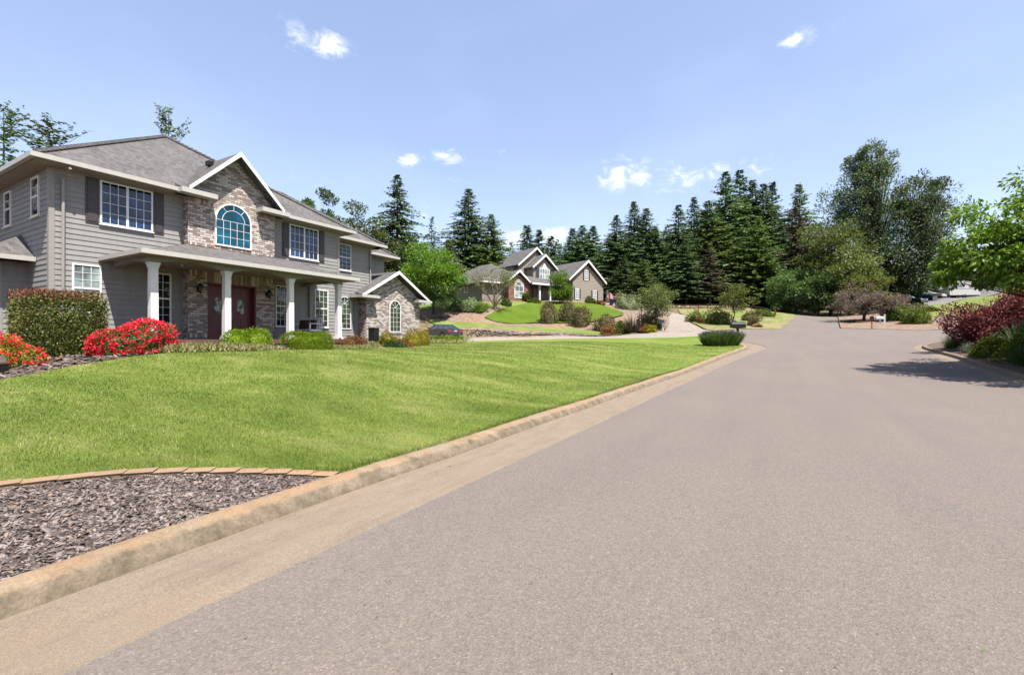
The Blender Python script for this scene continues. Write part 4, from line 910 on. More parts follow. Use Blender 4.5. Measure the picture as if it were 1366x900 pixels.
# porch swing with cushions, hanging from the porch ceiling
sw = empty('porch_swing', (-18.0, 13.1, 1.43), 0, 'white slatted porch swing hanging behind the third and fourth porch columns', 'porch swing', world=True)
def swing():
    m = MB()
    for i in range(5): m.box(-18.75, -17.35, 12.85 + i * .11, 12.94 + i * .11, 1.82, 1.845)
    m.build('seat', M['swingwhite'], sw); m = MB()
    for i in range(9): m.box(-18.7 + i * .16, -18.62 + i * .16, 13.42 + .0, 13.45, 1.86, 2.35)
    m.box(-18.75, -17.35, 13.4, 13.46, 2.3, 2.37); m.build('backrest', M['swingwhite'], sw)
    for x in (-18.75, -17.38):
        m = MB(); m.box(x - .03, x + .05, 12.82, 13.42, 2.08, 2.11); m.box(x - .01, x + .03, 12.83, 12.88, 1.8, 2.08); m.box(x - .01, x + .03, 12.82, 13.45, 1.78, 1.82); m.build('armrest', M['swingwhite'], sw)
        for y in (12.86, 13.42):
            m = MB(); m.tube([(x, y, 2.1), (x, (y + 13.15) / 2, 3.2), (x, 13.15, 4.0)], .008, 5); m.build('chain', M['chain'], sw)
swing()
for k, (x, lab) in enumerate(((-18.45, 'brown striped cushion on the porch swing, farther from the road'), (-17.85, 'brown striped cushion on the porch swing, nearer the road'))):
    m = MB(); m.extr([(-.2, 0), (.2, 0), (.22, .2), (.2, .4), (-.2, .4), (-.22, .2)], -.06, .06, lambda a, w, z, x=x: (x + a, 13.28 + w + z * .2, 1.87 + z)); o = m.build('cushion', M['cushion']); tag(o, lab, 'cushion', 'cushions on the porch swing')

# ---------------------------------------------------------------- far house
EV = Vector((.368, .93)).normalized(); NV = Vector((EV.y, -EV.x))
_o = P(764, 404.5, 64); O2 = Vector(_o[:2]); Z2 = _o[2]
H2 = empty('neighbour_house', (O2.x, O2.y, Z2), math.atan2(EV.y, EV.x), 'grey gabled house with red brick bay on the green mound', 'house')
def q2(px, py, w):
    u = (px - 683) / FPX; d = Vector((-.5 + .8660254 * u, .8660254 + .5 * u)); t = (w + O2.dot(NV)) / d.dot(NV)
    return (d * t - O2).dot(EV), EYE - (py - 450) / FPX * t - Z2
T2L = lambda a, w, z: (a, -w, z)
def house2():
    H = H2; m = MB(); zb = -3
    def gwall(mb, a0, a1, ze, ac, za, w, back, e=.2):
        s = (za - ze) / (ac - a0)
        mb.extr([(a0, zb), (a1, zb), (a1, ze), (ac, za), (a0, ze)], w - back, w, T2L)
        span = lambda z: (a0, a1) if z <= ze else (a0 + (z - ze) / s, a1 - (z - ze) / ((za - ze) / (a1 - ac)))
        siding(mb, lambda a, ww, z: (a, -(w + ww), z), a0, a1, 0.05, za - .05, e, span)
    # garage wing (C)
    aL, _ = q2(764, 400, 0); aR, _ = q2(804.5, 400, 0); _, zE = q2(783, 375, 0); ac, zA = q2(783.5, 346.5, .4)
    eL, zl = q2(759.5, 371.5, .4); eR, zr2 = q2(809, 378, .4); half = (eR - eL) / 2; ac = (eL + eR) / 2; ze = (zl + zr2) / 2
    gwall(m, aL, aR, ze, ac, ze + (zA - ze) * (aR - aL) / (eR - eL) - .05, 0, 9)
    gable_roof(H, T2L, ac, half, ze, zA, -9.5, .42, .16, .32)
    # entry gable (B)
    bL, z1_ = q2(711, 355.5, -3); bR, z2_ = q2(744.5, 359.7, -3); bc, bA = q2(728, 339, -3); bz = (z1_ + z2_) / 2; bc = (bL + bR) / 2
    gwall(m, bL + .4, bR - .4, bz, bc, bA - .5, -3.4, 4)
    gable_roof(H, T2L, bc, (bR - bL) / 2, bz, bA, -9, -2.98, .14, .3)
    # tall gable (A)
    cL, cz = q2(691.5, 352.5, -4.6); cc, cA = q2(716.5, 329.5, -4.6); 
    gwall(m, cL + .5, 2 * cc - cL - .5, cz, cc, cA - .45, -5, 4)
    gable_roof(H, T2L, cc, cc - cL, cz, cA, -10, -4.58, .14, .3)
    # brick bay (D)
    dL, dz1 = q2(676.5, 376, -1.6); dR, dz2 = q2(709.5, 377, -1.6); dc, dA = q2(693.5, 359.7, -1.6); dz = (dz1 + dz2) / 2; dc = (dL + dR) / 2
    gable_roof(H, T2L, dc, (dR - dL) / 2, dz, dA, -6, -1.58, .14, .28)
    bk = MB(); a0, _ = q2(678.5, 400, -2); a1, _ = q2(707, 400, -2); bk.extr([(a0, zb), (a1, zb), (a1, dz), (dc, dA - .4), (a0, dz)], -6, -2, T2L); bk.build('brick_bay', M['brickred'], H)
    TD = lambda a, w, z: (a, -(-2 + w), z)
    x0, zt = q2(686, 372.5, -2); x1, z0 = q2(698.3, 398, -2); window(H, TD, x0, x1, z0, zt, 'arch', 2, 2, 'g_pale', .1, mw=.07)
    # left section
    l0, _ = q2(643, 400, -2.8); l1 = dL + .5; _, lz = q2(660, 376, -2.2); l0 = l0
    dep = 12.5; m.box(l0, l1, 2.8, 2.8 + dep, zb, lz - .1); siding(m, lambda a, w, z: (a, 2.8 - w, z), l0, l1, .05, lz - .1, .2)
    siding(m, lambda a, w, z: (l0 - w, a, z), 2.8, 2.8 + dep, .05, lz - .1, .2)
    m.box(l1, aR - .5, 7, 12, zb, lz + 1.5)
    # entry core
    m.box(a1, aL, 3.6, 8, zb, 3.0); siding(m, lambda a, w, z: (a, 3.6 - w, z), a1, aL, .05, 3.0, .2)
    m.build('wall', M['siding2'], H)
    r = MB(); hip(r, l0 - .5, l1 + 6.5, 2.2, 2.8 + dep + .6, lz, .62, .14); r.build('roof', M['shingle'], H)
    r = MB(); hip(r, cL, aR, 5.5, 13, bz + .1, .62, .14); r.build('roof', M['shingle'], H)
    # entry porch
    p0 = a1 - .3; p1 = aL + .3; _, pz1 = q2(720, 378, -1.4); _, pz2 = q2(720, 372.5, -3.3)
    r = MB(); r.add([(p0, 1.3, pz1), (p1, 1.3, pz1), (p1, 3.6, pz2 + .3), (p0, 3.6, pz2 + .3), (p0, 1.3, pz1 - .2), (p1, 1.3, pz1 - .2), (p1, 3.6, pz1 - .2), (p0, 3.6, pz1 - .2)], [(0, 1, 2, 3), (0, 4, 5, 1), (4, 7, 6, 5), (0, 3, 7, 4), (1, 5, 6, 2)]); r.build('porch_roof', M['shingle'], H)
    for bx in ((p0, p1, 1.16, 1.3, pz1 - .2, pz1 + .02), (l0 - .6, dL, 2.06, 2.2, lz - .15, lz + .02), (l0 - .62, l0 - .5, 2.1, 2.8 + dep + .6, lz - .15, lz + .02)): g = MB(); g.box(*bx); g.build('gutter', M['white'], H)
    for px in (720, 734):
        a, _ = q2(px, 400, -1.6); q = MB(); q.box(a - .15, a + .15, 1.5, 1.8, -.1, .25); q.box(a - .11, a + .11, 1.54, 1.76, .25, pz1 - .3); q.box(a - .16, a + .16, 1.49, 1.81, pz1 - .3, pz1 - .19); q.build('column', M['white'], H)
    q = MB(); q.box(p0 + .3, p1 - .3, 1.3, 3.6, -.5, 0.02); q.build('porch_floor', M['found'], H)
    a, _ = q2(714.5, 400, -3.55); q = MB(); q.box(a - .1, a + .9, 3.5, 3.57, .05, 2.15); q.build('door', M['shutter'], H)
    # windows
    TC = T2L
    def win(px0, px1, py0, py1, w, kind, nx, nz, g='g_pale', sh=True, mw=.05):
        Tw = lambda a, ww, z: (a, -(w + ww), z); x0, zt = q2(px0, py0, w); x1, zb_ = q2(px1, py1, w); zt2 = q2(px1, py0, w)[1]; x = (zt + zt2) / 2
        window(H, Tw, x0, x1, zb_, x, kind, nx, nz, g, .09, mw=mw)
        if sh:
            wd = (x1 - x0) * .36
            for q0, q1 in ((x0 - wd - .03, x0 - .03), (x1 + .03, x1 + wd + .03)):
                s = MB(); s.box(q0, q1, -w - .06, -w, zb_, x); s.build('shutter', M['shutter'], H)
    win(767.3, 772.3, 385, 399, 0, 'hung', 2, 2); win(790.5, 795.5, 387.5, 401, 0, 'hung', 2, 2); win(779.5, 784.5, 360.5, 374, 0, 'hung', 2, 2)
    win(719.5, 733, 358.5, 373, -3.4, 'slider', 2, 2)
    x0, z0 = q2(725, 354.5, -3.4); q = MB(); q.extr([(x0 - .3, z0 - .35), (x0 + .7, z0 - .35), (x0 + .2, z0 + .35)], 3.4 - .05, 3.4 - .0, lambda a, w, z: (a, w, z)); q.build('gable_vent', M['white'], H)
    for y in (6.0, 9.5):
        TL = lambda a, w, z: (l0 - w, a, z); window(H, TL, y, y + .8, 1.2, 2.4, 'hung', 2, 2, 'g_dark', .09, mw=.05)
house2()
# ---------------------------------------------------------------- foliage generators (numpy)
def leaf_quads(c, dirv, L_, Wd, r=None, fold=.25, up=None):
    """diamond leaves: base at c, pointing along dirv"""
    r = r or rng; n = len(c)
    dirv = dirv / (np.linalg.norm(dirv, axis=1)[:, None] + 1e-9)
    rv = r.normal(size=(n, 3)) if up is None else up + r.normal(size=(n, 3)) * .45
    side = np.cross(dirv, rv); side /= (np.linalg.norm(side, axis=1)[:, None] + 1e-9); nn = np.cross(side, dirv)
    L_ = np.broadcast_to(L_, n)[:, None] * np.ones((n, 1)); Wd = np.broadcast_to(Wd, n)[:, None] * np.ones((n, 1))
    m = c + dirv * L_ * .45
    V = np.stack([c, m + side * Wd * .5 + nn * Wd * fold, c + dirv * L_, m - side * Wd * .5 + nn * Wd * fold], 1).reshape(-1, 3)
    return V, np.arange(n * 4).reshape(-1, 4)
def join(parts):
    V = []; F = []; b = 0
    for v, f in parts: V.append(v); F.append(f + b); b += len(v)
    return np.concatenate(V), np.concatenate(F)
def sphere_dirs(n, r):
    v = r.normal(size=(n, 3)); return v / np.linalg.norm(v, axis=1)[:, None]
def lump(d, r, k=7, amp=.12):
    out = np.ones(len(d))
    for _ in range(k):
        a = r.normal(size=3) * 3.2; out += amp * .55 * np.sin(d @ a + r.uniform(0, 6.28))
    return out
def bush_arrays(rx, ry, rz, n, leaf, seed, boxy=2.0, amp=.12, outward=.6, core=True, shell=.22, cs=.8, wid=.55, zcut=-.1, upd=0):
    r = np.random.default_rng(seed)
    if boxy >= 3.9:      # even cover on box like hedges
        n_ = int(n * 1.3); u = r.uniform(-1, 1, (n_, 3)); ar = np.array([ry * rz * 2, rx * rz * 2, rx * ry * 2]); ax = r.choice(3, n_, p=ar / ar.sum()); u[np.arange(n_), ax] = np.where(r.random(n_) < .5, -1, 1); u[:, 2] = np.where(ax == 2, 1, np.abs(u[:, 2]) * 1.08 - .08); d = u[:n] / np.linalg.norm(u[:n], axis=1)[:, None]; n = len(d)
    else:
        d = sphere_dirs(int(n * 1.7), r); d = d[d[:, 2] > zcut][:n]; n = len(d)
    r2 = np.random.default_rng(seed + 1)
    def rad(d):
        q = (np.abs(d) ** boxy).sum(1) ** (-1 / boxy)
        return q * lump(d, np.random.default_rng(seed + 1), amp=amp)
    rr = rad(d) * (1 - shell * r.random(n) ** 1.5 + r.normal(0, .03, n))
    c = d * rr[:, None] * (rx, ry, rz); c[:, 2] += 0
    dv = d * outward + r.normal(size=(n, 3)) * .55 + (0, 0, upd)
    parts = [leaf_quads(c, dv, leaf * r.uniform(.6, 1.35, n), leaf * wid * r.uniform(.7, 1.2, n), r)]
    if core:
        nu, nv = 22, 10; U, Vv = np.meshgrid(np.linspace(0, 2 * np.pi, nu, endpoint=False), np.linspace(-.12, np.pi / 2, nv)); U = U.ravel(); Vv = Vv.ravel()
        dd = np.stack([np.cos(U) * np.cos(Vv), np.sin(U) * np.cos(Vv), np.sin(Vv)], 1); pc = dd * (rad(dd) * (cs - shell * .35))[:, None] * (rx, ry, rz)
        i, j = np.meshgrid(np.arange(nu), np.arange(nv - 1)); i = i.ravel(); j = j.ravel()
        F = np.stack([j * nu + i, j * nu + (i + 1) % nu, (j + 1) * nu + (i + 1) % nu, (j + 1) * nu + i], 1); parts.append((pc, F))
    return join(parts)
def place(px, py, d, z=None):
    x, y, zz = P(px, py, d); return (x, y, (G(x, y) if z is None else z))
def bush(name, loc, r, n, leaf, mat, label, cat='bush', seed=1, group=None, rot=0, flower=None, **kw):
    V, F = bush_arrays(*r, n, leaf, seed, **kw); c, s = math.cos(rot), math.sin(rot); V = V @ np.array([[c, s, 0], [-s, c, 0], [0, 0, 1]])
    if flower:
        fm, fn, fs, fl = flower; rr_ = np.random.default_rng(seed + 5); d = sphere_dirs(fn * 3, rr_); d = d[(d[:, 2] > fl)][:fn]
        q = (np.abs(d) ** kw.get('boxy', 2.)).sum(1) ** (-1 / kw.get('boxy', 2.)) * lump(d, np.random.default_rng(seed + 1), amp=kw.get('amp', .12))
        c0 = d * (q * 1.0)[:, None] * r; k = 12; cc = np.repeat(c0, k, 0) + rr_.normal(0, fs * .5, (len(c0) * k, 3)); dd = np.repeat(d, k, 0) * .8 + rr_.normal(size=cc.shape) * .6
        fv, ff = leaf_quads(cc, dd, fs * rr_.uniform(.7, 1.3, len(cc)), fs * .75, rr_, fold=.1); fv = fv @ np.array([[c, s, 0], [-s, c, 0], [0, 0, 1]])
        root = empty(name, loc, 0, label, cat, group); np_mesh('foliage', V, F, L[mat], root); np_mesh('blossoms', fv, ff, L[fm], root); return root
    o = np_mesh(name, V, F, L[mat]); o.location = loc; tag(o, label, cat, group); return o

def conifer_arrays(h, br, seed, low=.1, dens=1.0, spray=.55, top_sparse=0., droop=.35, shape=.85, wob=.25):
    r = np.random.default_rng(seed); parts = []; wood = MB()
    wood.tube([(0, 0, -.5), (0, 0, h * .5), (0, 0, h * .99)], [h * .013, h * .008, .02], 7)
    lv = np.arange(low * h, h * .985, h * .0145); C_ = []; D_ = []; S_ = []
    for z in lv:
        f = (z / h - low) / (1 - low); R0 = br * (1 - f) ** shape * (.55 + .45 * min(1, f * 6 + .25))
        nb = max(3, int(round((5 + 3 * (1 - f)) * dens)))
        for k in range(nb):
            if r.random() < .12 + top_sparse * .3: continue
            a = r.uniform(0, 6.28); Ln = max(.25, R0 * r.uniform(1 - wob * 2, 1 + wob)); m = max(2, int(Ln / (spray * .42)))
            t = (np.arange(m) + r.random(m) * .8) / m; t = .12 + .88 * t
            zz = z + Ln * (.18 * t - droop * t ** 2 + .10 * t ** 4) + (f > .8) * t * Ln * .5
            x = np.cos(a) * Ln * t; y = np.sin(a) * Ln * t; c = np.stack([x, y, zz], 1)
            for sgn in (-1, 0, 1):
                ang = a + sgn * r.uniform(.5, 1.0); dv = np.stack([np.full(m, np.cos(ang)), np.full(m, np.sin(ang)), r.uniform(-.55, .12, m)], 1)
                C_.append(c + r.normal(0, .05, c.shape)); D_.append(dv + r.normal(0, .15, dv.shape)); S_.append(spray * r.uniform(.6, 1.2, m) * (1.05 - .35 * t) * (.65 + .35 * (1 - f)))
            if k % 2 == 0: wood.tube([(0, 0, z), (np.cos(a) * Ln * .5, np.sin(a) * Ln * .5, z + Ln * (.09 - droop * .25)), (x[-1], y[-1], zz[-1])], [.045, .03, .01], 3, False)
    C_ = np.concatenate(C_); D_ = np.concatenate(D_); S_ = np.concatenate(S_)
    V, F = leaf_quads(C_, D_, S_, S_ * .5, r, fold=-.2, up=np.array([0, 0, 1.]))
    return V, F, wood
FIRS = {}
def fir_proto(key, h, br, seed, mat, **kw):
    V, F, w = conifer_arrays(h, br, seed, **kw); me = []
    FIRS[key] = (V, F, w, L[mat], h, mat)
fir_proto('a', 26, 8.6, 11, 'fir', dens=1.6, spray=.8, shape=1.0); fir_proto('b', 26, 7.8, 12, 'firblue', droop=.3, dens=1.6, spray=.8, shape=1.05); fir_proto('c', 26, 8.6, 13, 'fir', low=.1, wob=.35, droop=.4, dens=1.4, spray=.85, shape=.95)
fir_proto('d', 20, 5.6, 14, 'fir', wob=.3, dens=1.3, spray=.75, shape=1.0); fir_proto('e', 26, 8.6, 15, 'firwarm', wob=.3, droop=.25, low=.05, dens=1.6, spray=.85, shape=.9); fir_proto('sparse', 26, 8.5, 16, 'fir', wob=.45, top_sparse=.9, dens=.9, droop=.15, spray=.8, shape=.6)
fir_proto('dead', 22, 4.8, 17, 'dead', wob=.4, dens=.9, spray=.6, low=.25, shape=.7); fir_proto('f', 24, 4.6, 18, 'firblue', wob=.4, dens=.9, top_sparse=.5, spray=.75)
FP = {}
def fir(key, px, ptop, d, pb=408, label='', wide=1.0, rot=0, group=None, name='fir_tree', cat='conifer'):
    x, y, _ = P(px, pb, d); z = G(x, y) - .2; H_ = EYE - (ptop - 450) / FPX * d - z
    V, F, w, mat, h, mk = FIRS[key]
    root = empty(name, (x, y, z), rot, label, cat, group); s = H_ / h; root.scale = (s * wide, s * wide, s)
    if key not in FP:
        t = w.build('trunk', M['bark'], root); c = np_mesh('crown', V, F, mat, root); FP[key] = (t, c)
    else:
        for q in FP[key]:
            o = q.copy(); COL.objects.link(o); o.parent = root
    return root

def broad_arrays(h, crown, nclump, nleaf, leaf, seed, cr=.3, trunk_h=.3, tr=.15, droopy=0., wid=.5, multi=1, spread=.5, low=-1., flat=.75):
    """crown: list of (cx,cy,cz,rx,ry,rz,weight)"""
    r = np.random.default_rng(seed); wood = MB(); wts = np.array([c[6] for c in crown]); wts = wts / wts.sum(); C_ = []; D_ = []; S_ = []
    bases = [(0, 0)] if multi == 1 else [(r.uniform(-.2, .2), r.uniform(-.2, .2)) for _ in range(multi)]
    tops = []
    for bx, by in bases:
        tx, ty = (r.uniform(-spread, spread), r.uniform(-spread, spread)) if multi > 1 else (0, 0)
        pts = [(bx, by, -.3), (bx + tx * .2, by + ty * .2, h * trunk_h * .6), (bx + tx * .6 + r.uniform(-.05, .05) * h, by + ty * .6, h * trunk_h), (bx + tx + r.uniform(-.03, .03) * h, by + ty, h * .72)]
        wood.tube(pts, [tr * 1.15, tr, tr * .8, tr * .25], 8); tops.append([Vector(p) for p in pts])
    for i in range(nclump):
        k = r.choice(len(crown), p=wts); cx, cy, cz, rx, ry, rz, _ = crown[k]
        d = sphere_dirs(1, r)[0]
        if d[2] < low: d[2] = -d[2] * .3
        q = r.random() ** .45; c = np.array([cx, cy, cz]) + d * q * np.array([rx, ry, rz]); R_ = cr * min(rx, rz) * r.uniform(.6, 1.25)
        m = int(nleaf / nclump * r.uniform(.6, 1.4)); dd = sphere_dirs(m, r); rad = R_ * r.random(m) ** .5
        pos = c + dd * rad[:, None] * (1.15, 1.15, flat); dv = dd + d * .5 + r.normal(size=(m, 3)) * .5; dv[:, 2] -= droopy
        C_.append(pos); D_.append(dv); S_.append(leaf * r.uniform(.65, 1.3, m))
        tp = tops[r.integers(len(tops))]; f = float(np.clip((c[2] / h - .15) * .9, .25, .95)); zb = h * (trunk_h * .7 + (.70 - trunk_h * .7) * f * .8)
        a, b = (tp[1], tp[2]) if zb < tp[2].z else (tp[2], tp[3]); tt = min(1, max(0, (zb - a.z) / max(.01, b.z - a.z))); st = a.lerp(b, tt); en = Vector(c); mid = st.lerp(en, .5) + Vector((0, 0, -.06 * (en - st).length + .1 * R_))
        wood.tube([st, mid, en], [tr * .3, tr * .17, tr * .05], 5, False)
    C_ = np.concatenate(C_); D_ = np.concatenate(D_); S_ = np.concatenate(S_)
    V, F = leaf_quads(C_, D_, S_, S_ * wid, r, up=np.array([0, 0, 1.]) if droopy == 0 else None)
    return V, F, wood
def broad(name, px, pb, d, h, crown, nclump, nleaf, leaf, mat, label, seed, cat='tree', bark='bark', loc=None, group=None, **kw):
    loc = loc or place(px, pb, d); V, F, w = broad_arrays(h, crown, nclump, nleaf, leaf, seed, **kw)
    root = empty(name, loc, 0, label, cat, group); w.build('trunk', M[bark], root); np_mesh('crown', V, F, L[mat], root); return root

# ---------------------------------------------------------------- conifers in sight
G1 = 'fir trees in the far wood'
fl = [
 ('sparse', 5, 137, 46, 'tall ragged fir at the left picture edge behind the grey house', .9), ('sparse', 64, 155, 42, 'flat topped fir with outstretched boughs behind the near roof', 1.25),
 ('sparse', 225, 141, 52, 'thin fir top rising behind the peak of the near roof', .7),
 ('c', 530, 232, 76, 'tallest fir between the two houses with layered open boughs', 1.0), ('f', 576, 288, 84, 'slim pale spire fir just right of the tall layered fir', .9),
 ('a', 625, 251, 88, 'broad dark fir directly behind the left roof slope of the neighbour house', 1.25), ('e', 655, 284, 84, 'shorter fir leaning on the right side of the broad dark fir', 1.1),
 ('e', 598, 318, 80, 'low olive fir between the slim spire and the broad dark fir', 1.1),
 ('d', 703, 300, 108, 'small fir top above the highest gable of the neighbour house', 1.3), ('d', 719, 306, 108, 'second small fir top above the entry gable of the neighbour house', 1.2), ('d', 735, 314, 112, 'bluish fir top behind the entry gable', 1.4),
 ('b', 764, 304, 100, 'fir left of three tops above the garage roof ridge', 1.45), ('a', 777, 300, 96, 'middle fir of three tops above the garage gable', 1.4), ('b', 791, 301, 96, 'right fir of three tops above the garage gable', 1.4),
 ('a', 822, 286, 86, 'left fir of the tall trio right of the garage gable', 1.1), ('b', 846, 268, 88, 'middle and tallest fir of the trio right of the garage gable', 1.1), ('a', 862, 277, 87, 'right fir of the tall trio right of the garage gable', 1.15), ('e', 874, 300, 84, 'lower warm green fir ending the trio', 1.0),
 ('a', 905, 272, 84, 'lone pointed fir left of the dark wood', 1.0), ('b', 926, 262, 88, 'fir with a sharp tip second along the dark wood', .95), ('e', 944, 266, 84, 'warm green fir at the left shoulder of the dark wood', 1.0),
 ('c', 968, 228, 88, 'left of the twin highest firs in the dark wood', .95), ('a', 987, 225, 92, 'right of the twin highest firs in the dark wood', .95), ('b', 1004, 239, 92, 'fir just right of the twin highest firs', .95), ('a', 1018, 244, 90, 'dense fir in the middle right of the dark wood', .95),
 ('b', 1030, 242, 94, 'slender blue green fir near the right end of the dark wood', .95), ('e', 1012, 290, 78, 'lower fir standing in front of the dark wood', 1.0), ('c', 1066, 244, 88, 'round topped fir left of the great cottonwood', 1.0), ('dead', 1062, 268, 78, 'grey brown dying fir left of the great cottonwood', 1.0),
 ('dead', 947, 325, 76, 'bare dead fir with pale trunk at the edge of the wood', .9), ('a', 893, 330, 82, 'short fir filling the gap beside the lone pointed fir', 1.2), ('b', 1042, 300, 86, 'short dark fir in front of the dying fir', 1.2), ('a', 832, 340, 80, 'low dark fir behind the flag', 1.3), ('e', 858, 345, 76, 'low green fir behind the pale variegated bush', 1.3), ('c', 915, 318, 78, 'mid sized drooping fir above the concrete drive', 1.1), ('e', 985, 320, 80, 'fir with lit boughs above the small yard tree', 1.1),
]
for i, (k, px, pt, d, lab, wd) in enumerate(fl):
    fir(k, px, pt, d, label=lab, wide=wd * (1.45 if 700 < px < 1060 else (1.0 if px < 300 else 1.3)), rot=(i * 1.7) % 6.28, group=G1)
def far_wood():
    parts = []; w = MB(); r = np.random.default_rng(5)
    V0, F0, *_ = FIRS['d']; keep = r.random(len(F0)) < .6; 
    for i in range(46):
        px = r.uniform(470, 1130); d = r.uniform(96, 125); x, y, _ = P(px, 405, d); z = G(x, y); k = int(i % 3)
        top = np.interp(px, [470, 600, 700, 760, 850, 900, 980, 1060, 1130], [335, 338, 326, 316, 300, 300, 264, 287, 318]) + r.uniform(-6, 16); h = EYE - (top - 450) / FPX * d - z; s = h / 20
        a = r.uniform(0, 6.28); c, sn = math.cos(a), math.sin(a); q = F0[keep]; V = V0[q.ravel()] @ np.array([[c, sn, 0], [-sn, c, 0], [0, 0, 1]]) * (s * 1.3, s * 1.3, s) + (x, y, z)
        parts.append((V, np.arange(len(V)).reshape(-1, 4)))
    V, F = join(parts); o = np_mesh('distant_wood', V, F, L['fir']); tag(o, 'mass of dark conifers closing the far side of the valley', 'wood', kind='stuff')
far_wood()
# undergrowth at the wood edge
def undergrowth():
    parts = []; r = np.random.default_rng(9)
    for i in range(70):
        px = r.uniform(800, 1200); d = r.uniform(84, 92) ; x, y, _ = P(px, 405, d); z = G(x, y); R_ = r.uniform(1.2, 2.8); V, F = bush_arrays(R_, R_, R_ * r.uniform(.7, 1.3), 260, .5, 100 + i, core=True); parts.append((V + (x, y, z), F))
    V, F = join(parts); o = np_mesh('undergrowth', V, F, L['dark']); tag(o, 'dark shaded brush at the foot of the far conifers', 'undergrowth', kind='stuff')
undergrowth()
# broadleaved trees behind
E = lambda cz, rx, rz, cx=0, cy=0, w=1: (cx, cy, cz, rx, rx, rz, w)
def top_h(px, ptop, d, pb=410):
    x, y, _ = P(px, pb, d); return EYE - (ptop - 450) / FPX * d - G(x, y)
def bt(px, ptop, d, rx, mat, label, seed, base_frac=.5, leaf=.4, n=7000, ncl=45, pb=410, name='broadleaf_tree', **kw):
    h = top_h(px, ptop, d, pb); rz = h * base_frac
    return broad(name, px, pb, d, h, [E(h - rz, rx, rz)], ncl, n, leaf, mat, label, seed, tr=h * .014, **kw)
bt(425, 253, 66, 3.0, 'dark', 'round dark tree top just above the near house ridge end', 21, n=9000)
bt(448, 274, 68, 2.8, 'dark', 'low dark tree behind the second storey corner', 22)
bt(478, 266, 66, 3.8, 'olive', 'olive green tree beside the tall layered fir', 23, n=9000)
bt(500, 300, 70, 4.0, 'olive', 'spreading olive tree behind the brick wing roof', 24)
bt(550, 316, 70, 4.0, 'dark', 'dark broadleaf tree below the slim pale spire fir', 25)
bt(662, 352, 72, 5.0, 'yellowgreen', 'yellow green tree above the long left roof of the neighbour house', 26, leaf=.35)
bt(615, 350, 74, 4.0, 'olive', 'olive tree peeking over the neighbour house eave', 27)
bt(700, 345, 78, 4.5, 'olive', 'olive tree behind the highest gable of the neighbour house', 29)
broad('maple_tree', 578, 415, 54, top_h(578, 331, 54), [(0, 0, 4.9, 3.3, 3.3, 3.2, 2), (1.6, .6, 3.2, 2.6, 2.6, 2.0, 1), (-1.2, -.4, 4.2, 2.4, 2.4, 2.4, 1)], 70, 16000, .26, 'maple', 'bright green maple beyond the brick wing', 31, tr=.16, cr=.36)
broad('young_tree', 588, 426, 51.8, 4.2, [E(2.9, 1.3, 1.4)], 20, 2500, .2, 'dark', 'small dark young tree in front of the bright maple', 32, tr=.05)
# great cottonwood and company
hB = top_h(1160, 186, 76); broad('cottonwood_tree', 1160, 412, 76, hB, [(0, 0, hB * .84, 3.4, 3.4, hB * .15, 1.0), (0, 0, hB * .66, 5.8, 5.8, hB * .2, 1.6), (2.0, 1.2, hB * .36, 6.5, 6.5, hB * .3, 1.9), (-3.4, -2, hB * .55, 4.0, 4.0, hB * .2, .9)], 240, 32000, .36, 'pine', 'great dark cottonwood towering over the end of the road', 41, tr=.4, cr=.25, trunk_h=.25, flat=1.1)
hC = top_h(1228, 232, 74); broad('cottonwood_tree', 1228, 410, 74, hC, [(0, 0, hC * .8, 3.6, 3.6, hC * .17, 1.), (0.5, .3, hC * .62, 5.6, 5.6, hC * .2, 1.4), (-1.5, 0, hC * .32, 5.4, 5.4, hC * .28, 1.5)], 190, 24000, .36, 'pine', 'shorter cottonwood to the right of the great one', 42, tr=.3, cr=.3, trunk_h=.25, flat=1.1)
bt(1108, 292, 70, 5.0, 'olive', 'grey green willow like tree left of the great cottonwood', 43, base_frac=.47, n=12000, ncl=70, name='willow_tree')
bt(1132, 330, 66, 4.6, 'olive', 'olive tree in front of the great cottonwood trunk', 44, base_frac=.47, n=9000, ncl=60)
bt(1062, 360, 70, 5.0, 'soft', 'pale green thicket tree left of the road end', 45, base_frac=.47, n=10000, ncl=60, leaf=.3)
bt(1092, 358, 66, 4.0, 'dark', 'dark bushy tree shading the road end', 46, base_frac=.47, n=8000, ncl=50)
bt(1190, 350, 76, 4.5, 'dark', 'dark leafy tree behind the parked cars', 47, base_frac=.48, n=9000, ncl=55)
bt(1222, 352, 84, 5.0, 'dark', 'dark tree behind the white car', 48, base_frac=.48, n=9000, ncl=55)
bt(1258, 345, 88, 5.5, 'soft', 'lighter tree behind the camper', 49, base_frac=.48, n=9000, ncl=55)
bt(1300, 330, 92, 6.5, 'dark', 'dark tree behind the camper to its right', 50, base_frac=.48, n=9000, ncl=60)
bt(1350, 320, 92, 7, 'olive', 'olive tree at the right picture edge far behind the camper', 51, base_frac=.48, n=9000, ncl=60)
bt(1150, 362, 62, 3.0, 'yellowgreen', 'small yellow green tree behind the brown weeping tree', 52, base_frac=.47, n=4000, ncl=30, leaf=.3)
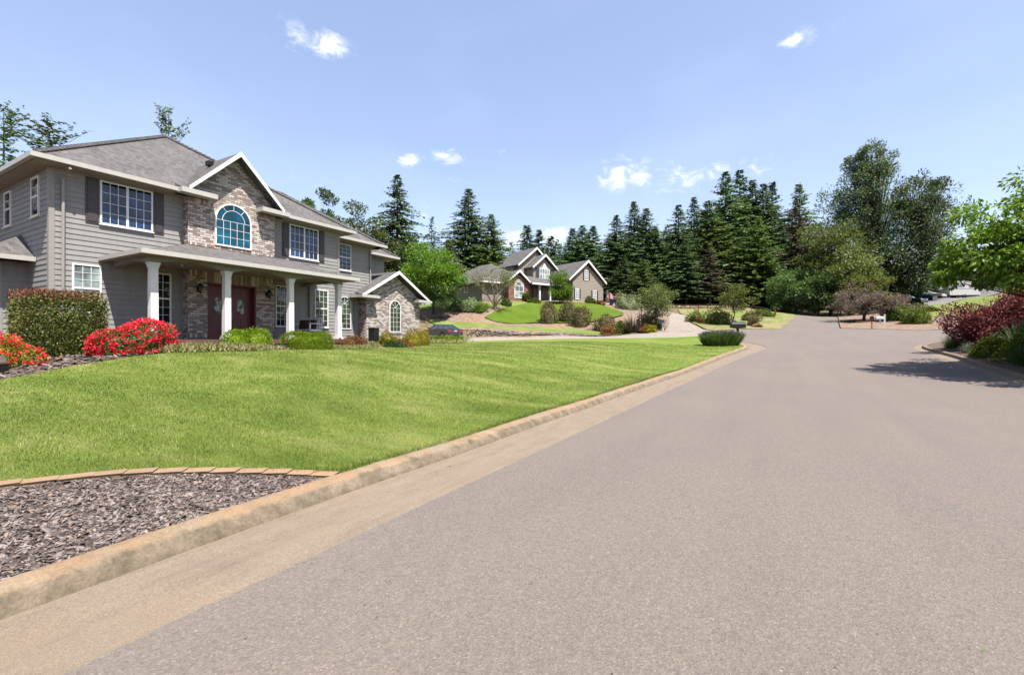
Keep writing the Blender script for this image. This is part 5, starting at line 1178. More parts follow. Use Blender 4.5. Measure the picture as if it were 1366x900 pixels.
# the near overhanging tree on the right
_cx, _cy = 8.6, 20.9
def near_tree():
    z = G(_cx, _cy); V, F, w = broad_arrays(6.9, [(0, 0, 3.9, 3.7, 3.9, 2.1, 2.2), (.6, -.6, 5.4, 2.9, 3.0, 1.7, 1.5), (-2.0, .6, 3.35, 2.1, 2.3, 1.0, 1.5), (-.3, -2.0, 3.0, 2.6, 2.0, 1.5, 1.1)], 330, 52000, .16, 61, cr=.25, tr=.12, droopy=.7, wid=.42, trunk_h=.2, low=-.8)
    root = empty('cherry_tree', (_cx, _cy, z), 0, 'large leafed tree overhanging the right kerb and shading the road', 'tree'); w.build('trunk', M['bark'], root); np_mesh('crown', V, F, L['cherry'], root)
near_tree()
# small yard trees across the side drive
broad('yard_tree', 876, 428, 45, top_h(876, 377, 45, 428), [E(2.6, 1.75, 1.75)], 50, 6500, .15, 'olive', 'round green yard tree between the mound and the concrete drive', 71, tr=.07, cr=.34, trunk_h=.2)
broad('yard_tree', 978, 431, 43, top_h(978, 382, 43, 431), [E(2.35, 1.7, 1.35)], 42, 3600, .14, 'yellowgreen', 'sparse yellow green yard tree behind the black mailbox', 72, tr=.05, cr=.3, trunk_h=.28)
broad('yard_tree', 747, 404, 60.5, top_h(747, 364, 60.5, 404), [E(2.1, 1.55, 2.0)], 40, 6000, .2, 'maple', 'round bright tree in front of the neighbour house porch', 73, tr=.08, cr=.4, trunk_h=.15)
broad('weeping_tree', 1150, 430, 48, 4.3, [E(2.3, 3.2, 1.75), E(1.8, 3.0, 1.3, 1.0), E(1.5, 3.3, .9)], 130, 24000, .12, 'browntree', 'wide brown laceleaf tree on the mulch island', 74, tr=.13, cr=.3, trunk_h=.25, droopy=.6, multi=2, spread=.8)
# bare branching tree before the neighbour house
def bare_tree():
    root = empty('bare_tree', place(661, 407, 55), 0, 'nearly bare pale branching tree left of the red brick bay', 'tree'); m = MB(); r = random.Random(4); tips = []
    def grow(p, d, L_, rad, k):
        e = p + d * L_; mid = p.lerp(e, .5) + Vector((r.uniform(-.05, .05), r.uniform(-.05, .05), 0)) * L_; m.tube([p, mid, e], [rad, rad * .85, rad * .65], 6, False)
        if k == 0: tips.append(e); return
        for _ in range(3 if k > 2 else 2):
            nd_ = (d + Vector((r.uniform(-.75, .75), r.uniform(-.75, .75), r.uniform(-.1, .45)))).normalized(); grow(e, nd_, L_ * r.uniform(.62, .85), rad * .6, k - 1)
        tips.append(e)
    for a in range(4):
        grow(Vector((0, 0, .2)), Vector((math.cos(a * 1.6 + .3) * .6, math.sin(a * 1.6 + .3) * .6, .9)).normalized(), 1.55, .11, 4)
    m.tube([(0, 0, -.3), (0, 0, .4)], [.24, .17], 8); m.build('trunk', M['barklight'], root)
    t = np.array([tuple(q) for q in tips]); t = np.repeat(t, 9, 0); rr = np.random.default_rng(3); V, F = leaf_quads(t + rr.normal(0, .3, t.shape), rr.normal(size=t.shape), .16, .08, rr); np_mesh('crown', V, F, L['yellowgreen'], root)
bare_tree()

# ---------------------------------------------------------------- planting by the near house
def onbed(px, py, X):      # point at plan distance X (house side) on the pixel column
    u = (px - 683) / FPX; d = X / (-.5 + .8660254 * u); return d
def hb(px, X): d = onbed(px, 0, X); x, y, _ = P(px, 450, d); return (x, y, G(x, y))
bush('hedge', (-17.1, 4.78, G(-17.1, 4.78)), (.8, .84, 1.68), 17000, .07, 'hedge', 'tall clipped bronze green hedge at the left corner of the grey house', 'hedge', 3, boxy=9.0, amp=.035, shell=.12)
def red_tips():
    r = np.random.default_rng(8); n = 2200; x = r.uniform(-.74, .74, n); y = r.uniform(-.8, .8, n); c = np.stack([x, y, np.full(n, 1.52) + r.uniform(-.04, .22, n)], 1)
    V, F = leaf_quads(c, np.stack([r.normal(0, .4, n), r.normal(0, .4, n), np.ones(n)], 1), r.uniform(.06, .15, n), .035, r); o = np_mesh('new_shoots', V, F, L['hedgered'], bpy.data.objects['hedge']); tag(o, kind='stuff')
red_tips()
x, y, z = hb(182, -15.7); bush('azalea_bush', (x, y, z), (.6, 1.0, .8), 5200, .065, 'azleaf', 'bright red flowering azalea in front of the first porch column', 'azalea', 5, boxy=3.0, amp=.08, flower=('red', 620, .05, -.02))
x, y, z = hb(0, -15.4); bush('azalea_bush', (x, y, z), (.5, .62, .66), 3000, .07, 'azyellow', 'red and yellow azalea at the left picture edge', 'azalea', 7, boxy=2.8, amp=.1, flower=('red', 130, .045, -.0))
for i, (px, rr_, hh, lab) in enumerate(((316, .42, .68, 'left ball of the lime boxwood pair before the doors'), (341, .5, .7, 'right ball of the lime boxwood pair before the doors'))):
    bush('boxwood', hb(px, -15.75 + .1 * i), (rr_, rr_, hh), 3600, .05, 'box', lab, 'boxwood', 80 + i, boxy=3.0, amp=.05, shell=.1, group='lime boxwoods')
bush('boxwood', hb(411, -15.9), (.5, .98, .68), 6500, .05, 'box', 'long lime boxwood hedge below the porch swing', 'boxwood', 83, boxy=4.0, amp=.05, shell=.1, group='lime boxwoods')
def low_patch(name, pts, mat, label, n, leaf, cat='ground cover', h=.2, rad=.35, kind=None, seed=1, up=1.2, wid=.25):
    r = np.random.default_rng(seed); C_ = []
    for p in pts:
        k = n // len(pts); q = r.normal(0, rad, (k, 2)); C_.append(np.stack([p[0] + q[:, 0], p[1] + q[:, 1]], 1))
    c = np.concatenate(C_); z = G(c[:, 0], c[:, 1]) + .02 + r.random(len(c)) * h * .5; c = np.stack([c[:, 0], c[:, 1], z], 1); o0 = np.array([pts[0][0], pts[0][1], G(*pts[0][:2])])
    V, F = leaf_quads(c - o0, np.stack([r.normal(0, .7, len(c)), r.normal(0, .7, len(c)), np.full(len(c), up)], 1), leaf * r.uniform(.6, 1.3, len(c)), leaf * wid, r)
    o = np_mesh(name, V, F, L[mat]); o.location = o0; tag(o, label, cat, kind=kind); return o
low_patch('ground_cover', [hb(px, -15.2) for px in range(242, 345, 12)], 'tangrass', 'tan straw coloured ground cover between the azalea and the boxwoods', 5200, .16, h=.22, rad=.3, kind='stuff', seed=2)
low_patch('ground_cover', [hb(px, -16.0) for px in range(440, 490, 8)], 'tangrass', 'pale green ground cover right of the last porch column', 2600, .12, h=.15, rad=.3, kind='stuff', seed=3)
for i, (px, X, mat, r_, lab) in enumerate(((458, -16.6, 'orange', (.38, .55, .5), 'orange leaved low shrub at the foot of the last porch column'), (474, -17.2, 'orange', (.4, .55, .48), 'orange leaved low shrub right of the last porch column'),
      (521, -17.8, 'yellow', (.55, .6, .72), 'yellow shrub just right of the black covered cabinet'), (536, -17.3, 'orange', (.5, .7, .42), 'low orange shrub between the two yellow shrubs'), (550, -18.0, 'yellow', (.6, .75, .85), 'yellow shrub below the brick wing corner'),
      (562, -18.2, 'yellow', (.5, .6, .78), 'yellow shrub next to the parked dark car'), (524, -17.0, 'darkgrass', (.4, .5, .34), 'small green shrub in front of the yellow shrub'), (493, -17.0, 'tangrass', (.4, .6, .28), 'low straw coloured tuft before the brick wing'))):
    bush('shrub', hb(px, X), r_, 3200, .07, mat, lab, 'shrub', 90 + i, amp=.15, cs=.72)
for i, px in enumerate((574, 590, 604)):
    x, y, z = place(px, 460, 33); low_patch('lily_clump', [(x, y)], 'box' if i else 'soft', ['left', 'middle', 'right'][i] + ' clump of strappy green lilies at the lawn corner before the car', 900, .4, 'lily', h=.2, rad=.42, seed=30 + i, wid=.07, up=1.0)
low_patch('ground_cover', [place(px, 461, 30)[:2] for px in range(560, 612, 8)], 'tangrass', 'pale ground cover below the lily clumps', 2600, .18, h=.18, rad=.45, kind='stuff', seed=7)
m = MB(); x, y, z = place(613, 459.5, 33); m.tube([(x, y, z - .1), (x + .02, y, z + .18), (x + .03, y, z + .36)], [.3, .27, .2], 9); o = m.build('tree_stump', M['log']); tag(o, 'short brown stump at the far end of the lawn bed', 'stump')
# black cabinet and reel beside the wing
x, y, z = hb(498.5, -19.3)
def cabinet():
    root = empty('covered_cabinet', (x, y, z), 0, 'tall black covered cabinet beside the brick wing', 'cabinet'); m = MB(); m.box(-.22, .22, -.2, .2, .05, .86); o = m.build('body', M['black'], root); b = o.modifiers.new('b', 'BEVEL'); b.width = .04; b.segments = 2
    m = MB(); m.box(-.24, .24, -.22, .22, .84, .9); m.build('lid', M['black'], root); m = MB(); m.box(-.2, .2, -.18, .18, -.1, .06); m.build('base', M['grey'], root)
cabinet()
x, y, z = hb(508, -19.2)
def reel():
    root = empty('hose_reel', (x, y, z), 0, 'small dark hose reel beside the black covered cabinet', 'hose reel'); m = MB()
    for s in (-.16, .16): m.box(s - .015, s + .015, -.18, .18, -.05, .5)
    m.build('stand', M['black'], root); m = MB()
    for i in range(5): m.tube([(-.12 + .06 * i, .17 * math.cos(t * .5236), .3 + .17 * math.sin(t * .5236)) for t in range(13)], .025, 6, False)
    m.build('hose', simple('grey_hose', (.12, .14, .14), .5, .4), root)
reel()
# low lantern / stone bench at the left edge
def planter():
    xx, yy, zz = P(-6, 492, 9.8); zz = G(xx, yy); root = empty('garden_lantern', (xx, yy, zz), .35, 'weathered stone block on a small dark metal bench at the left picture edge', 'garden ornament')
    root.scale = (.8, .8, .8); m = MB(); m.box(-.2, .2, -.2, .2, .3, .34); m.build('bench_top', M['wood'], root)
    for sx in (-1, 1):
        m = MB(); m.box(sx * .16 - .02, sx * .16 + .02, -.17, .17, -.05, .3); m.build('leg', M['black'], root)
    m = MB(); m.add([(-.15, -.15, .34), (.15, -.15, .34), (.15, .15, .34), (-.15, .15, .34), (-.11, -.11, .52), (.11, -.11, .52), (.11, .11, .52), (-.11, .11, .52)], [(0, 1, 5, 4), (1, 2, 6, 5), (2, 3, 7, 6), (3, 0, 4, 7), (4, 5, 6, 7)]); m.build('stone_block', M['stone'], root)
    m = MB(); m.lathe([(0, 0), (.12, .0), (.16, .1), (.1, .2), (0, .22)], (0, 0, -.02), 9); m.build('stone', M['stone'], root)
planter()

# ---------------------------------------------------------------- shrubs of the middle distance
sb = [
 (733, 433, 52, (.95, .95, 2.1), 'brownbush', 'round clipped bronze bush standing alone at the mound edge', 3.),
 (757, 430, 52.3, (.95, .95, 2.05), 'brownbush', 'round clipped bronze bush in the middle of the mound trio', 3.),
 (775, 436, 50, (1.0, 1.0, 2.05), 'brownbush', 'round clipped bronze bush at the right of the mound trio', 3.),
 (806, 438, 48, (1.0, .9, 1.25), 'brownbush', 'low mounded bronze shrub below the green mound', 2.4), (813, 441, 46, (.7, .7, .85), 'orange', 'apricot leaved shrub in front of the mounded bronze shrub', 2.), (828, 442, 46, (.6, .6, 1.25), 'yellowgreen', 'yellow green shrub left of the spiky sword plant', 2.),
 (868, 442, 45.5, (1.15, .9, 1.3), 'brownbush', 'broad olive bronze shrub left of the drive entrance', 2.2), (861, 444, 44.5, (.5, .45, .6), 'orange', 'small peach coloured shrub in front of the broad olive shrub', 2.), (868, 444.5, 44, (.45, .45, .55), 'yellow', 'small golden shrub beside the peach coloured one', 2.),
 (836, 413, 58, (1.35, 1.2, 1.6), 'pale', 'pale variegated bush right of the flag', 2.),
 (929, 430, 48, (.8, .8, .95), 'hedge', 'rounded dark shrub at the left of the drive island', 2.2), (935, 431, 46.5, (.4, .4, .5), 'orange', 'tiny golden shrub on the drive island', 2.), (957, 435, 44.5, (1.15, .9, 1.25), 'hedge', 'wide mottled shrub at the foot of the sparse yard tree', 2.2), (969, 434, 45, (.55, .5, .8), 'orange', 'orange tipped shrub beside the wide mottled shrub', 2.),
 (1001, 430, 50, (.9, .7, .8), 'brownbush', 'reddish twiggy shrub right of the sparse yard tree', 2.), (1017, 422, 60, (1.3, .9, .8), 'coton', 'low spreading juniper on the far verge', 2.5), (1004, 437, 43, (.4, .35, .5), 'brownbush', 'small brown tuft beside the black mailbox', 2.),
 (1205, 432, 46, (1.6, 1.1, 1.45), 'coton', 'yellow green spreading shrub right of the white mailbox', 2.4), (1192, 424, 50, (1.2, 1.0, 1.1), 'yellowgreen', 'golden shrub under the edge of the brown weeping tree', 2.2), (1222, 434, 43, (1.0, .9, 1.2), 'coton', 'yellow green shrub touching the red barberry', 2.3), (1228, 421, 52, (1.6, .9, .8), 'yellowgreen', 'low golden ground shrub along the side lawn', 2.4),
 (640, 409.5, 54, (.9, .8, .8), 'maple', 'light green bush at the left end of the neighbour house', 2.2), (627, 410, 54.5, (.9, .8, 1.3), 'pale', 'pale flowering bush left of the neighbour house', 2.), (612, 411, 55, (1.1, .9, 1.5), 'soft', 'soft green bush beside the bright maple', 2.),
 (676, 406.5, 57, (.6, .5, .9), 'soft', 'small shrub under the brick bay of the neighbour house', 2.), (702, 406, 61, (.5, .5, 1.2), 'coton', 'upright shrub right of the arched bay window', 2.), (712, 405, 60, (.8, .5, .5), 'coton', 'low shrub before the neighbour porch', 2.), (787, 406, 60, (.6, .5, .8), 'yellowgreen', 'small tuft shrub below the garage windows', 2.), (799, 407, 59.5, (.6, .5, .5), 'orange', 'small orange shrub at the garage corner', 2.),
]
for i, (px, py, d, r_, mat, lab, bx) in enumerate(sb):
    n = 2600 if max(r_) > 1.1 else 1300
    bush('shrub', place(px, py, d), r_, n, .16 if d > 40 else .1, mat, lab, 'shrub', 200 + i, boxy=bx, amp=.1 if bx > 2.5 else .2, shell=.2, cs=.78)
def clump_plant(name, loc, n, Ln, mat, label, cat, seed, spread=.7, wid=.05, base=.15, arch=.4, segs=3):
    r = np.random.default_rng(seed); parts = []
    a = r.uniform(0, 6.28, n); t = r.uniform(.05, spread, n); l = Ln * r.uniform(.6, 1.15, n); c = np.stack([np.cos(a) * base * r.random(n), np.sin(a) * base * r.random(n), np.zeros(n)], 1)
    d = np.stack([np.cos(a) * t, np.sin(a) * t, np.ones(n)], 1); d /= np.linalg.norm(d, axis=1)[:, None]; s = np.stack([-np.sin(a), np.cos(a), np.zeros(n)], 1); rows = []
    for k in range(segs + 1):
        f = k / segs; p = c + d * (l * f)[:, None]; p[:, 2] -= arch * l * f ** 2 * t; w = wid * (1 - f ** 1.5) + .002; rows += [p + s * w / 2, p - s * w / 2]
    V = np.stack(rows, 1).reshape(-1, 3); m = 2 * (segs + 1); F = np.concatenate([(np.arange(n) * m)[:, None] + np.array([[2 * k, 2 * k + 1, 2 * k + 3, 2 * k + 2]]) for k in range(segs)])
    o = np_mesh(name, V, F, L[mat]); o.location = loc; tag(o, label, cat); return o
clump_plant('sword_plant', place(841, 442, 45.5), 90, 1.95, 'phorm', 'spiky dark sword leaved plant between the yellow and olive shrubs', 'spiky plant', 5, .9, .13, .3)
# lavender at the corner of drive and road
def lavender():
    x, y, _ = P(962, 459, 27.3); z = G(x, y); root = empty('lavender_bush', (x - .0, y, z), 0, 'large lavender bush at the road corner in front of the black mailbox', 'lavender')
    for q, (ox, oy, s) in enumerate(((-.62, -.35, .9), (.55, .3, 1.0), (0, 0, 1.08))):
        pass
    r = np.random.default_rng(12); n = 5200; a = r.uniform(0, 6.28, n); q = r.random(n) ** .5; bx = np.cos(a) * q * .95; by = np.sin(a) * q * .55
    c = np.stack([bx * .86 + by * -.4, bx * .5 + by * .8, np.zeros(n)], 1); d = np.stack([c[:, 0] * .55 + r.normal(0, .16, n), c[:, 1] * .55 + r.normal(0, .16, n), np.ones(n)], 1); d /= np.linalg.norm(d, axis=1)[:, None]
    l = r.uniform(.5, 1.0, n); V, F = leaf_quads(c, d, l, .05, r); np_mesh('stems', V, F, L['lavleaf'], root); k = r.random(n) < .3
    V, F = leaf_quads((c + d * l[:, None] * .9)[k], d[k], .12, .035, r); np_mesh('flowers', V, F, L['lavflower'], root)
lavender()
# right planting bed
bush('barberry_bush', (8.6, 27.6, G(8.6, 27.6)), (2.2, 2.1, 1.8), 21000, .12, 'barb', 'wine red barberry behind the right kerb, nearest the drive opening', 'barberry', 301, amp=.3, wid=.55, outward=.9, upd=.3, shell=.3, cs=.84)
bush('barberry_bush', (10.6, 26.2, G(10.6, 26.2)), (2.2, 2.0, 2.1), 17000, .12, 'barb', 'wine red barberry under the overhanging tree', 'barberry', 302, amp=.3, wid=.55, outward=.9, upd=.3, shell=.3, cs=.84)
bush('barberry_bush', (12.9, 25.0, G(12.9, 25.0)), (2.2, 1.8, 2.1), 11000, .12, 'barbbrown', 'browner barberry at the right picture edge', 'barberry', 303, amp=.3, wid=.55, outward=.9, upd=.3, shell=.3, cs=.84)
def shoots(name, parent_loc, rx, ry, z0, n, Ln, mat, parent, seed):
    r = np.random.default_rng(seed); a = r.uniform(0, 6.28, n); q = r.random(n) ** .5; c = np.stack([np.cos(a) * q * rx, np.sin(a) * q * ry, z0 * np.sqrt(np.maximum(.05, 1 - q * q)) * .85], 1)
    d = np.stack([np.cos(a) * q + r.normal(0, .3, n), np.sin(a) * q + r.normal(0, .3, n), np.full(n, 1.1)], 1); d /= np.linalg.norm(d, axis=1)[:, None]; C2 = []; D2 = []
    for k in range(9): f = (k + 1) / 9; l = Ln * r.uniform(.7, 1.1, n); C2.append(c + d * (l * f)[:, None]); D2.append(d + r.normal(0, .8, d.shape))
    V, F = leaf_quads(np.concatenate(C2), np.concatenate(D2), .07, .03, r); np_mesh(name, V, F, L[mat], parent)
for o in [o for o in COL.objects if o.name.startswith('barberry_bush')]: shoots('arching_shoots', None, 1.9, 1.7, 2.0, 190, .55, 'barb', o, 7)
for i, (x, y, r_, lab) in enumerate(((7.35, 24.9, (.85, 1.2, .85), 'yellow green cotoneaster nearest the bend of the right kerb'), (7.9, 22.6, (1.3, 1.5, 1.3), 'yellow green cotoneaster in the middle of the right bed'), (8.9, 20.6, (1.7, 1.5, 1.4), 'yellow green cotoneaster under the overhanging tree'))):
    bush('cotoneaster_bush', (x, y, G(x, y)), r_, 9500, .075, 'coton', lab, 'cotoneaster', 310 + i, amp=.2, outward=.8)
bush('shrub', (14.5, 31, G(14.5, 31)), (2.8, 1.8, 2.6), 5000, .13, 'box', 'bright lime shrub behind the barberries at the right edge', 'shrub', 320, amp=.2)
bush('shrub', (12.0, 30.5, G(12.0, 30.5)), (2.0, 1.5, 2.2), 4000, .12, 'soft', 'green shrub behind the barberries under the tree', 'shrub', 321, amp=.2)
clump_plant('grass_tuft', (6.95, 28.9, G(6.95, 28.9)), 420, .75, 'darkgrass', 'dark green grass tuft left of the barberry', 'grass tuft', 21, .75, .018, .3)
clump_plant('grass_tuft', (7.2, 21.8, G(7.2, 21.8)), 700, .95, 'darkgrass', 'deep green grass tuft in front of the cotoneasters', 'grass tuft', 22, .9, .018, .45)
clump_plant('grass_tuft', (7.3, 20.2, G(7.3, 20.2)), 700, .8, 'darkgrass', 'deep green grass tuft nearest the camera in the right bed', 'grass tuft', 23, .9, .018, .45)
clump_plant('blue_fescue', (6.95, 26.6, G(6.95, 26.6)), 600, .5, 'bluegrass', 'pale blue grey fescue tuft by the right kerb', 'grass tuft', 24, 1.2, .012, .25)
clump_plant('blue_fescue', (7.2, 25.9, G(7.2, 25.9)), 500, .45, 'bluegrass', 'pale blue grey fescue tuft touching the first cotoneaster', 'grass tuft', 26, 1.2, .012, .25)
clump_plant('fern', (8.0, 25.1, G(8.0, 25.1)), 260, 1.25, 'bluegrass', 'pale fern like plant between barberry and cotoneaster', 'fern', 25, .9, .05, .3)
# ---------------------------------------------------------------- vehicles, mailboxes, flag and small things
PAINT = {}
def paint(name, c):
    m = simple(name, c, .28, .6, .03); m.node_tree.nodes['Principled BSDF'].inputs['Coat Weight'].default_value = .7; m.node_tree.nodes['Principled BSDF'].inputs['Coat Roughness'].default_value = .06; return m
M['tyre'] = simple('tyre_rubber', (.02, .02, .02), .8, .2); M['rim'] = simple('alloy_rim', (.45, .45, .46), .3, .5, .05, metal=.9)
M['lampred'] = simple('tail_lamp_red', (.55, .01, .01), .2, .6); M['lampclear'] = simple('head_lamp', (.6, .62, .64), .1, .8); M['plate'] = simple('plate', (.6, .62, .66), .5, .4); M['carglass'] = glass('car_glass', (.02, .03, .045), 2.4, .02)
def car(loc, heading, pm, label, kind='sedan'):
    """x forward, y left"""
    root = empty('parked_car', loc, heading, label, 'car')
    if kind == 'sedan':
        Lh, W_, prof = 2.3, .88, [(-2.28, .32), (-2.32, .62), (-2.25, .9), (-1.55, .98), (-.95, 1.0), (.75, .95), (1.5, .86), (2.15, .74), (2.3, .55), (2.28, .3)]
        cab = [(-1.75, .95), (-.85, 1.34), (.15, 1.37), (.95, .94)]; wr = .32; wx = (-1.4, 1.42)
    else:
        Lh, W_, prof = 2.4, .95, [(-2.38, .42), (-2.42, .8), (-2.38, 1.12), (-1.5, 1.14), (.85, 1.12), (1.6, 1.08), (2.3, .96), (2.42, .7), (2.38, .42)]
        cab = [(-2.2, 1.1), (-1.9, 1.72), (.1, 1.76), (.95, 1.1)]; wr = .38; wx = (-1.5, 1.5)
    # body with wheel arches
    low = [(prof[-1][0], prof[-1][1])]
    for wxx in (wx[1], wx[0]):
        low += [(wxx + (wr + .06) * math.cos(t), .3 + (wr + .04) * math.sin(t)) for t in np.linspace(.1, math.pi - .1, 9)]
    outline = prof[:-1] + low + [(prof[0][0], prof[0][1])]
    m = MB(); n = len(outline); rows = []
    for y, sc in ((-W_, 0), (-W_ * .93, 1), (W_ * .93, 1), (W_, 0)):
        rows.append([(x, y, z - (.06 if sc == 0 and z > .85 else 0)) for x, z in outline])
    for r_ in rows: m.v += r_
    for k in range(3):
        for i in range(n): m.f.append((k * n + i, k * n + (i + 1) % n, (k + 1) * n + (i + 1) % n, (k + 1) * n + i))
    m.f.append(tuple(range(n))); m.f.append(tuple(range(4 * n - 1, 3 * n - 1, -1))); m.build('body', pm, root)
    # glasshouse
    def cabv(y0, y1, ins=0): return [(x, s * (y0 if z < cab[1][1] - .15 else y1), z - ins * (z > 1.1)) for s in (1, -1) for x, z in cab]
    m = MB(); m.add(cabv(W_ * .9, W_ * .7, .015), [(0, 1, 2, 3), (7, 6, 5, 4), (0, 4, 5, 1), (2, 6, 7, 3)]); m.build('window_glass', M['carglass'], root)
    m = MB(); (x0, z0), (x1, z1) = cab[1], cab[2]; a = W_ * .71
    m.add([(x0 - .06, -a, z0 - .03), (x1 + .06, -a, z1 - .03), (x1 + .06, a, z1 - .03), (x0 - .06, a, z0 - .03), (x0, -a * .9, z0 + .02), (x1, -a * .9, z1 + .02), (x1, a * .9, z1 + .02), (x0, a * .9, z0 + .02)], [(0, 1, 5, 4), (1, 2, 6, 5), (2, 3, 7, 6), (3, 0, 4, 7), (4, 5, 6, 7), (3, 2, 1, 0)])
    for s in (1, -1):
        for (p, q) in ((cab[0], cab[1]), (cab[3], cab[2])): m.tube([(p[0], s * W_ * .9, p[1]), (q[0], s * W_ * .705, q[1])], .04, 6)
        xm = (cab[1][0] + cab[2][0]) / 2 - .1; m.tube([(xm, s * W_ * .91, .97), (xm, s * W_ * .71, cab[1][1])], .035, 6)
    m.build('roof', pm, root)
    for wxx in wx:
        for s in (1, -1):
            m = MB(); m.tube([(wxx, s * (W_ - .2), .32), (wxx, s * (W_ - .02), .32)], wr, 20); w = m.build('wheel', M['tyre'], root)
            m = MB(); m.tube([(wxx, s * (W_ - .05), .32), (wxx, s * (W_ - .005), .32)], wr * .62, 10); m.build('rim', M['rim'], w)
    for s in (1, -1):
        zt = prof[1][1] + (.12 if kind == 'sedan' else .15); m = MB(); m.box(-Lh - .02, -Lh + .3, s * W_ * .5, s * W_ * .94, zt - .1, zt + .06); m.build('tail_light', M['lampred'], root)
        m = MB(); m.box(Lh - .35, Lh - .02, s * W_ * .6, s * W_ * .93, .58 if kind == 'sedan' else .78, .72 if kind == 'sedan' else .94); m.build('headlight', M['lampclear'], root)
        m = MB(); m.box(.75, .9, s * (W_ - .02), s * (W_ + .14), .98 + (.12 if kind != 'sedan' else 0), 1.1 + (.12 if kind != 'sedan' else 0)); m.build('side_mirror', pm, root)
    m = MB(); m.box(-Lh - .06, -Lh + .1, -W_ * .9, W_ * .9, .36, .56); m.box(Lh - .1, Lh + .03, -W_ * .9, W_ * .9, .34, .52); m.build('bumper', pm, root)
    m = MB(); m.box(-Lh - .045, -Lh - .0, -.17, .17, .66, .78); m.build('license_plate', M['plate'], root)
    return root
x, y, z = place(589, 451.6, 45.5); car((x, y, z), math.atan2(.292, -.957), paint('car_paint_charcoal', (.035, .03, .034)), 'charcoal sedan parked on the drive beyond the brick wing', 'sedan')
x, y, z = place(1208, 401, 71); car((x, y, z), math.atan2(-.55, .75), paint('car_paint_black', (.015, .017, .02)), 'black car parked first on the grey upper drive', 'suv')
x, y, z = place(1223, 399.5, 75); car((x, y, z), math.atan2(-.5, .8), paint('car_paint_blue', (.03, .06, .13)), 'dark blue car parked between the black and the white car', 'sedan')
x, y, z = place(1236, 399, 77); car((x, y, z), math.atan2(-.5, .8), paint('car_paint_white', (.7, .7, .7)), 'white car parked third on the grey upper drive', 'sedan')
def camper():
    x, y, z = place(1279, 394.5, 76); root = empty('camper_trailer', (x, y, z), math.atan2(.4, .9), 'white camper trailer with slanted nose beyond the overhanging leaves', 'camper'); W_ = 1.15
    T = lambda a, w, zz: (a, w, zz); m = MB(); m.extr([(-2.2, .55), (2.3, .55), (2.3, 1.5), (-2.2, 1.5)], -W_, W_, T); m.extr([(-2.2, 1.62), (2.35, 1.62), (1.7, 2.5), (-.3, 2.9), (-1.6, 2.5)], -W_, W_, T); m.build('body', paint('camper_white', (.7, .68, .66)), root)
    m = MB(); m.box(-2.21, 2.31, -W_ - .01, W_ + .01, 1.5, 1.62); m.build('stripe', M['siding'], root)
    m = MB(); m.box(-1.0, -.2, -W_ - .02, -W_, 1.8, 2.3); m.box(.6, 1.3, -W_ - .02, -W_, 1.75, 2.15); m.build('window', M['carglass'], root)
    for s in (1, -1):
        m = MB(); m.tube([(0, s * (W_ - .2), .34), (0, s * W_, .34)], .34, 16); m.build('wheel', M['tyre'], root)
    m = MB(); m.box(-2.1, 2.2, -1, 1, .38, .55); m.tube([(2.2, 0, .5), (3.2, 0, .5)], .05, 6); m.build('chassis', M['black'], root)
camper()
# mailboxes
def mailbox(loc, rz, box, post, label, L_=.5, W_=.17, ph=1.05, twin=False):
    root = empty('mailbox', loc, rz, label, 'mailbox'); m = MB(); m.box(-.05, .05, -.05, .05, -.2, ph); m.box(-.04, .04, -L_ * .35, L_ * .35, ph - .03, ph); m.build('post', M[post], root)
    m = MB(); pr = [(-W_ / 2, 0), (W_ / 2, 0), (W_ / 2, W_ * .6)] + [(W_ / 2 * math.cos(t), W_ * .6 + W_ / 2 * math.sin(t)) for t in np.linspace(.2, math.pi - .2, 7)] + [(-W_ / 2, W_ * .6)]
    m.extr([(a, ph + z) for a, z in pr], -L_ / 2, L_ / 2, lambda a, w, z: (a, w, z)); b = m.build('box', M[box], root)
    m = MB(); m.extr([(a * 1.04, ph + z * 1.03 - .003) for a, z in pr], -L_ / 2 - .015, -L_ / 2, lambda a, w, z: (a, w, z)); m.build('door', M[box], b)
    m = MB(); m.box(W_ / 2, W_ / 2 + .012, -.1, -.07, ph + .08, ph + .25); m.box(W_ / 2, W_ / 2 + .012, -.1, .02, ph + .21, ph + .25); m.build('flag', M['lampred'] if post != 'white' else M['white'], b)
    return root
x, y, _ = P(984, 450, 28.4); mailbox((x, y, G(x, y)), R(30 + 90), 'black', 'log', 'large black mailbox behind the lavender bush', .82, .34, 1.02)
x, y, _ = P(1163, 439, 38.8); mailbox((x, y, G(x, y)), R(-8), 'black', 'cedar', 'round black mailbox on an orange brown post', .5, .27, .8)
x, y, _ = P(1174, 439, 38.8); mailbox((x, y, G(x, y)), R(80), 'white', 'white', 'white mailbox on a white post on the mulch island', .45, .2, .85)
q = bpy.data.objects['mailbox.002']; m = MB(); m.box(-.06, .06, -.36, -.24, .3, 1.25); m.build('tall_post', M['white'], q)
x, y, _ = P(884, 443, 44); mailbox((x, y, G(x, y)), R(60), 'grey', 'white', 'grey mailbox on a pale post under the round yard tree', .6, .25, .75)
